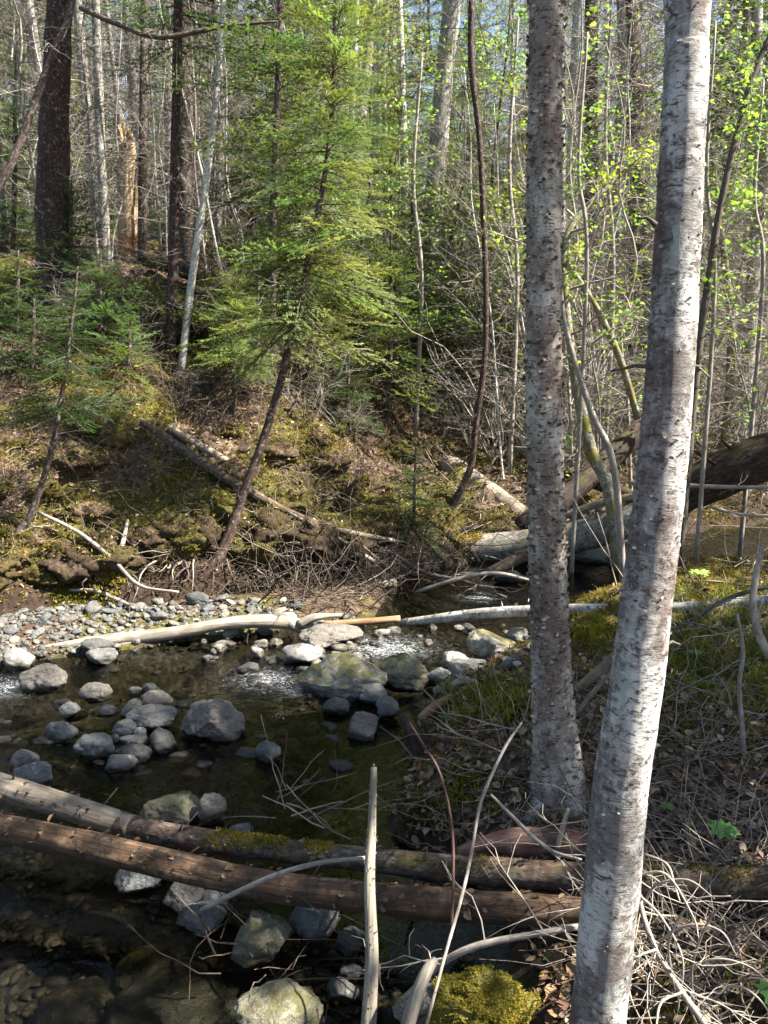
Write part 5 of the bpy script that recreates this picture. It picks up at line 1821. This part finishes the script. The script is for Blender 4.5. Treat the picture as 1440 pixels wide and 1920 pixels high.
# bare thickets
def thicket(seed):
    global rng
    rng = np.random.default_rng(1500 + seed)
    root = thing('bare_shrub', 'x', 'shrub', (0, 0, 0), 'x')
    n = 16
    az = rng.random(n) * 6.28
    p0 = np.stack([np.cos(az) * .15, np.sin(az) * .15, np.full(n, -.05)], 1)
    d = np.stack([np.cos(az) * .5, np.sin(az) * .5, np.ones(n)], 1)
    w = wander(p0, d, rng.uniform(.8, 2.2, n), 6, .5, -.05)
    mb = MB()
    tubes(w, np.linspace(.009, .003, 7)[None] * np.ones((n, 1)), 4, mb=mb, caps=False)
    mb.build('stems', M_TWIG, root)['kind'] = 'stuff'
    tw = MB()
    for i_ in range(n):
        dead_twigs(w[i_], .2, 1, 7, .15, .7, tw, .004, 4, 0, pitch=.3)
    tw.build('twigs', M_TWIG, root)
    return root


TH = [thicket(s) for s in range(3)]
rng = np.random.default_rng(5)
for k in range(96):
    for _ in range(60):
        u, v = (rng.uniform(880, 1500), rng.uniform(690, 900)) if k < 70 else (rng.uniform(-20, 880), rng.uniform(440, 860))
        p = G(u, v)
        if sdist(LTOE, p[:1], p[1:2])[0] > 0.5 and p[1] > 8.6:
            break
    src = TH[k % 3]
    sc = rng.uniform(.5, 1.5) if k < 70 else rng.uniform(.3, .6)
    lab = 'tangled grey bare shrub on the %s' % ((['ground left of the peeling birch', 'ground between the two birches', 'ground behind the nearest birch', 'ground at the right edge'][int(np.searchsorted([1000, 1190, 1300], u))] if k < 70 else ['left slope below the thick trunk', 'slope left of the curved spruce', 'slope right of the curved spruce'][int(np.searchsorted([240, 560], u))]))
    if k < 3:
        src.location, src.scale = p, (sc, sc, sc)
        src['label'], src['group'] = lab, 'bare shrubs'
    else:
        copy_tree(src, p, rng.random() * 6.28, (sc, sc, sc), lab, 'bare shrubs')

# ------------------------------------------------------------------ ground cover
def ground_pts(n, x0, x1, y0, y1, cond):
    x, y = rng.uniform(x0, x1, n), rng.uniform(y0, y1, n)
    dl, dr = sdist(LTOE, x, y), -sdist(REDGE, x, y)
    m = cond(x, y, dl, dr)
    x, y, dl, dr = x[m], y[m], dl[m], dr[m]
    z = height(x, y)
    e = 0.03
    nrm = np.stack([-(height(x + e, y) - z) / e, -(height(x, y + e) - z) / e, np.ones_like(x)], 1)
    nrm /= np.linalg.norm(nrm, axis=1)[:, None]
    return np.stack([x, y, z], 1), nrm, dl, dr


def scatter_leaves(p, nrm, size, mb):
    n = len(p)
    pal = np.array([(.24, .15, .085), (.16, .095, .055), (.30, .21, .13), (.11, .062, .04), (.38, .29, .20), (.085, .052, .036), (.19, .115, .075), (.22, .16, .105), (.13, .08, .05)])
    tn = pal[rng.integers(0, len(pal), n)] * rng.uniform(.55, 1.15, (n, 1))
    place(CURL, rng.normal(0, 1, (n, 3)) * np.array([1, 1, .45]), nrm + rng.normal(0, .45, (n, 3)), p + nrm * rng.uniform(.002, .02, n)[:, None], size * rng.uniform(.5, 1.3, n), mb, tn)


mb = MB()
p, nr, dl, dr = ground_pts(70000, -5, 6, 1.2, 13, lambda x, y, dl, dr: ((dl > .1) | (dr > .02)) & (np.abs(x) < .55 * y + .6))
keep = rng.random(len(p)) > 0.75 * moss_mask(p[:, 0], p[:, 1], dl, dr)
scatter_leaves(p[keep], nr[keep], .04, mb)
p, nr, dl, dr = ground_pts(26000, -.2, 2.6, 1.0, 4.2, lambda x, y, dl, dr: (dr > .02))
keep = rng.random(len(p)) > 0.6 * moss_mask(p[:, 0], p[:, 1], dl, dr)
scatter_leaves(p[keep][:9000], nr[keep][:9000], .045, mb)
tag(mb.build('leaf_litter', M_LITTER), 'brown fallen leaves strewn over both banks', 'leaves', kind='stuff')

mb = MB()
p, nr, dl, dr = ground_pts(240000, -5, 6, 1.2, 12, lambda x, y, dl, dr: ((dl > .02) | (dr > .02)) & (np.abs(x) < .55 * y + .6))
f = moss_mask(p[:, 0], p[:, 1], dl, dr) + 1.2 * (n2(p[:, 0], p[:, 1], 7, 4.4, 3)) * .5
keep = rng.random(len(p)) < sst(.28, .66, f)
p, nr = p[keep], nr[keep]
tufts(p, nr, int(len(p) * 1.7), .032, np.array([[.155, .14, .025]]) * (0.6 + 0.9 * sst(-.3, .5, n2(p[:, 0], p[:, 1], 2.5, 9.1, 2)))[:, None] * np.where(rng.random((len(p), 1)) < .38, np.array([[1.0, .66, .9]]), np.array([[1.05, 1, .9]])), mb, .9, .3)
tag(mb.build('moss', M_MOSSTUFT), 'olive and golden moss cushions on the stream banks', 'moss', kind='stuff')

# golden moss clumps on the left bank face
mb = MB()
for (u, v, ru, rv, nn, tint) in [(130, 1035, 26, 40, 1500, (.19, .165, .03)), (200, 1092, 26, 40, 1800, (.20, .175, .03)), (40, 850, 45, 30, 1200, (.18, .155, .03)), (330, 905, 40, 40, 1200, (.20, .17, .03)), (440, 1028, 28, 10, 700, (.19, .16, .03)),
                                 (890, 1012, 60, 8, 500, (.24, .17, .03)), (620, 840, 60, 40, 1600, (.21, .175, .035)), (560, 820, 40, 30, 700, (.2, .165, .035)), (130, 1120, 40, 25, 1200, (.14, .14, .02)), (1300, 1250, 120, 90, 2200, (.17, .16, .03)), (960, 870, 60, 25, 900, (.19, .16, .035)),
                                 (960, 1310, 60, 40, 2500, (.16, .15, .02)), (880, 1480, 60, 60, 2500, (.16, .14, .02)), (780, 1520, 40, 30, 1500, (.10, .10, .02)), (1110, 1180, 40, 50, 2200, (.22, .19, .03)), (1360, 1085, 60, 20, 900, (.2, .17, .03))]:
    q_ = np.array([G(rng.normal(u, ru * .5), rng.normal(v, rv * .5)) for _ in range(max(12, nn // 30))])
    tufts(q_, np.tile([0, -.4, .8], (len(q_), 1)), nn, .028, tint, mb, .8, .4)
tag(mb.build('moss_cushions', M_MOSSTUFT), 'bright golden moss cushions dotted over the banks', 'moss', kind='stuff')

mb = MB()
q_ = np.array([G(rng.uniform(1235, 1460), rng.uniform(1105, 1330)) for _ in range(150)] + [G(rng.uniform(850, 1000), rng.uniform(1290, 1360)) for _ in range(40)])
nb_ = 3600
k = rng.integers(0, len(q_), nb_)
p0 = q_[k] + rng.normal(0, .03, (nb_, 3)) * np.array([1, 1, 0])
d = rng.normal(0, .55, (nb_, 3)) + np.array([0, 0, 1.0])
w = wander(p0, d, rng.uniform(.05, .16, nb_), 3, .5, -.8)
sd = np.cross(d, rand_unit(nb_))
sd /= np.linalg.norm(sd, axis=1)[:, None]
wd = np.array([.0028, .0025, .0018, .0004])
V = np.concatenate([w - sd[:, None, :] * wd[None, :, None], w + sd[:, None, :] * wd[None, :, None]], 1)
qd = np.array([[0, 1, 5, 4], [1, 2, 6, 5], [2, 3, 7, 6]])
qd = (qd[None] + (np.arange(nb_) * 8)[:, None, None]).reshape(-1, 4)
tn = np.array([[.13, .17, .03]]) * rng.uniform(.5, 1.5, (nb_, 1)) * np.stack([rng.uniform(.8, 1.8, nb_), np.ones(nb_), np.ones(nb_)], 1)
mb.add(V.reshape(-1, 3), qd, None, None, np.repeat(tn, 8, 0))
tag(mb.build('grass', M_GRASS), 'short grass on the right bank and beside the peeling birch', 'grass', kind='stuff')

mb = MB()
u, v = rng.uniform(-20, 980, 1500), rng.uniform(640, 1060, 1500)
q_ = np.array([G(a_, b_) for a_, b_ in zip(u, v)])
nb_ = 9000
k = rng.integers(0, len(q_), nb_)
p0 = q_[k] + rng.normal(0, .035, (nb_, 3)) * np.array([1, 1, .2])
d = rng.normal(0, .7, (nb_, 3)) + np.array([.1, -.5, .35])
w = wander(p0, d, rng.uniform(.06, .2, nb_), 3, .5, -1.6)
sd = np.cross(d, rand_unit(nb_))
sd /= np.linalg.norm(sd, axis=1)[:, None]
V = np.concatenate([w - sd[:, None, :] * wd[None, :, None], w + sd[:, None, :] * wd[None, :, None]], 1)
qd = np.array([[0, 1, 5, 4], [1, 2, 6, 5], [2, 3, 7, 6]])
qd = (qd[None] + (np.arange(nb_) * 8)[:, None, None]).reshape(-1, 4)
tn = np.array([[.27, .21, .11]]) * rng.uniform(.25, 1.4, (nb_, 1)) * np.stack([np.ones(nb_), rng.uniform(.85, 1.12, nb_), np.ones(nb_)], 1)
mb.add(V.reshape(-1, 3), qd, None, None, np.repeat(tn, 8, 0))
tag(mb.build('dry_grass', M_GRASS), 'dry straw coloured grass and roots hanging on the left bank', 'grass', kind='stuff')

# hummocks of moss and sod, and slumped earth over the undercut
hm = MB()
for k in range(64):
    if k < 26:
        u, v = -30 + 31 * k + rng.normal() * 10, 1118 - .085 * (31 * k) - rng.uniform(25, 75)
        sz, soil_ = rng.uniform(.12, .26), rng.uniform(.35, .95)
    else:
        u, v = rng.uniform(-20, 760), rng.uniform(800, 1040)
        sz, soil_ = rng.uniform(.08, .22), rng.uniform(0, .4)
    g = G(u, v)
    W, F = rock_shape(ICO3, 500 + k, .3, .5)
    W = W * np.array([sz * 1.3, sz, sz * .75])
    loc = g + np.array([0, .02, -.03 * (k >= 26)])
    o = MB().add(W, None, F, None, np.array([rng.uniform(.35, .75), soil_, 0])).build('sod_hummock', M_GROUND)
    o.location = loc
    tag(o, ('dark slumped clod of earth over the undercut foot of the left bank' if k < 26 else 'mossy hummock on the face of the left bank'), 'hummock', 'earth clods of the bank foot' if k < 26 else 'mossy hummocks of the left bank')
    nr = W / np.linalg.norm(W, axis=1)[:, None]
    m = nr[:, 2] > (.35 if k < 26 else .0)
    tufts((W + loc)[m], nr[m], 700 if k >= 26 else 420, .026, np.array([.15, .13, .025]) * rng.uniform(.5, 1.3), hm, .9, .35)
    m = nr[:, 1] < .2
    scatter_leaves((W + loc)[m][::14], nr[m][::14], .04, hm)
tag(hm.build('hummock_moss', M_MOSSTUFT), 'shaggy moss and leaves growing over the bank hummocks', 'moss', kind='stuff')

# roots hanging from the undercut
for k in range(26):
    u = rng.uniform(180, 620)
    g = G(u, 1120 - .085 * u - rng.uniform(20, 60), .03)
    d = np.array([[rng.normal(0, .8), -.5, -.25]])
    w = wander(g[None], d, np.array([rng.uniform(.2, .6)]), 6, .7, -.6)
    o = tubes(*smooth_path(w[0], np.linspace(rng.uniform(.006, .014), .002, 7), 2), 5).build('root', M_TWIGDARK if k % 3 else M_TWIG, None, g)
    o.name = 'bank_root'
    tag(o, 'thin root dangling from the undercut foot of the left bank', 'root', 'roots under the left bank')

# fallen twigs
def twig_mat_pts(name, label, pts, L0, L1, mat, up=.15, r=.004, bend=.5):
    mb = MB()
    n = len(pts)
    d = rng.normal(0, 1, (n, 3))
    d[:, 2] = np.abs(d[:, 2]) * up
    w = wander(pts, d, rng.uniform(L0, L1, n), 5, bend * rng.choice([.4, 1.0]), -.1)
    h = height(w[..., 0].ravel(), w[..., 1].ravel(), False).reshape(w.shape[:2])
    w[..., 2] = np.maximum(w[..., 2], h + .004)
    tubes(w, np.linspace(1, .35, 6)[None] * (r * rng.uniform(.35, 1.3, n))[:, None], 4, mb=mb, caps=False, col=rng.uniform(.35, 1.15, (n, 1)) * np.array([[1, .95, .88]]))
    return tag(mb.build(name, mat), label, 'twigs', kind='stuff')


q_ = np.array([G(rng.uniform(470, 830), rng.normal(1085, 32), .02) for _ in range(420)])
twig_mat_pts('brush_pile', 'tangle of dead sticks and roots at the foot of the left bank', q_, .2, .8, M_TWIGDARK, .5, .006)
q_ = np.array([G(rng.uniform(520, 830), rng.normal(1070, 32), .03) for _ in range(90)])
twig_mat_pts('bleached_sticks', 'bleached sticks on top of the dark brush at the bank foot', q_, .3, 1.0, M_TWIG, .5, .006)
q_ = np.array([G(rng.uniform(240, 620), rng.normal(1075, 25), .01) for _ in range(200)])
twig_mat_pts('root_tangle', 'dark roots and twigs hanging under the left bank', q_, .15, .6, M_TWIGDARK, .5, .005)
q_ = np.array([G(rng.uniform(1180, 1470), rng.uniform(1110, 1930), .02) for _ in range(820)] + [G(rng.uniform(820, 1120), rng.uniform(1360, 1620), .02) for _ in range(170)])
twig_mat_pts('twig_litter', 'pale dead twigs littering the right bank', q_, .12, .6, M_TWIG, .3, .0028)
q_ = np.array([G(rng.uniform(-20, 980), rng.uniform(700, 1050), .02) for _ in range(520)])
twig_mat_pts('bank_twigs', 'thin fallen twigs scattered on the left bank', q_, .15, .7, M_TWIG, .3, .004)
q_ = np.array([G(rng.uniform(540, 690), rng.uniform(860, 960), .03) for _ in range(90)])
twig_mat_pts('hanging_twigs', 'fine dead twigs hanging over the dark hollow in the bank', q_, .2, .6, M_TWIG, .8, .003)
q_ = np.array([PZ(rng.uniform(510, 700), rng.uniform(1470, 1580), .16) for _ in range(18)])
twig_mat_pts('brush_at_stick', 'dead twigs caught around the upright stick above the logs', q_, .2, .5, M_TWIG, .6, .005)
q_ = np.array([PZ(rng.uniform(380, 760), rng.uniform(1720, 1850), .05) for _ in range(26)])
twig_mat_pts('drowned_twigs', 'dark twigs lying among the rocks below the logs', q_, .2, .5, M_TWIGDARK, .3, .005)
q_ = np.array([G(rng.uniform(830, 1480), rng.uniform(780, 1120), .02) for _ in range(260)])
twig_mat_pts('far_twigs', 'dead branches heaped around the far fallen logs', q_, .3, 1.1, M_TWIG, .5, .006)

# pale dead branch with arching twigs at the lower right
P = pixpath([(1190, 1600), (1200, 1690), (1225, 1770), (1262, 1835), (1300, 1890), (1340, 1945)], 1.95, 1.6)
root = thing('dead_branch', 'white dead branch with arching twigs at the lower right corner', 'branch', P[0])
o, S, q = trunk_part(root, P, widths(P, [6, 9, 11, 12, 12, 12]), M_TWIG, 7, 5)
for k, pts in enumerate([[(1205, 1700), (1230, 1660), (1290, 1650), (1340, 1685)], [(1225, 1770), (1290, 1735), (1350, 1745), (1380, 1790)], [(1260, 1830), (1255, 1760), (1300, 1690), (1370, 1680)], [(1195, 1640), (1250, 1640), (1300, 1720), (1310, 1760)],
                         [(1270, 1845), (1330, 1800), (1400, 1810), (1450, 1850)], [(1300, 1890), (1300, 1800), (1350, 1700), (1440, 1690)], [(1230, 1780), (1190, 1800), (1180, 1860), (1210, 1930)], [(1280, 1860), (1240, 1880), (1230, 1930)],
                         [(1310, 1900), (1370, 1850), (1420, 1870), (1460, 1930)], [(1200, 1680), (1240, 1720), (1280, 1800), (1270, 1900)], [(1205, 1600), (1250, 1620), (1265, 1660), (1275, 1690)]]):
    yy = 1.9 - .22 * (k % 4) / 3
    Pk = pixpath(pts, yy, yy - .12)
    tubes(*smooth_path(Pk, widths(Pk, [5.5, 5, 4, 2][:len(Pk)]), 5), 5).build('twig', M_TWIG, root)
tw = MB()
dead_twigs(S, .1, 1, 26, .12, .4, tw, .003, 4)
tw.build('twigs', M_TWIG, root)

# seedlings: each leaf a part
for (u, v, sz, nl, col_, lab) in [(1358, 1590, .085, 4, (.20, .42, .10), 'green maple seedling with a few large leaves in the litter at right'),
                                  (1310, 1090, .10, 5, (.30, .42, .12), 'pale green leafy seedling beyond the grass at right'),
                                  (1300, 1245, .06, 4, (.16, .32, .10), 'little green seedling in the grass right of the nearest birch'),
                                  (1248, 1545, .045, 4, (.16, .30, .06), 'tiny green seedling beside the nearest birch trunk'),
                                  (1440, 1905, .08, 3, (.20, .40, .10), 'green leaf at the lower right corner')]:
    g = G(u, v)
    root = thing('seedling', lab, 'seedling', g)
    tubes(np.stack([g + np.array([0, 0, h_]) for h_ in (-.01, .03, .06)]), [.002, .002, .0015], 5).build('stem', M_TWIGDARK, root)
    for k in range(nl):
        az = k * 6.28 / nl + .4
        mb = MB()
        place(LEAF, np.array([[math.cos(az), math.sin(az), .15]]), np.array([[0, -.35, 1.0]]), (g + np.array([-.22 * sz * math.cos(az), -.22 * sz * math.sin(az), .06 + .006 * k]))[None], [sz * rng.uniform(.8, 1.2)], mb, np.array([col_]) * rng.uniform(.85, 1.15))
        mb.build('leaf', M_LEAF, root)

for o in bpy.data.objects:
    if '_o' in o:
        del o['_o']
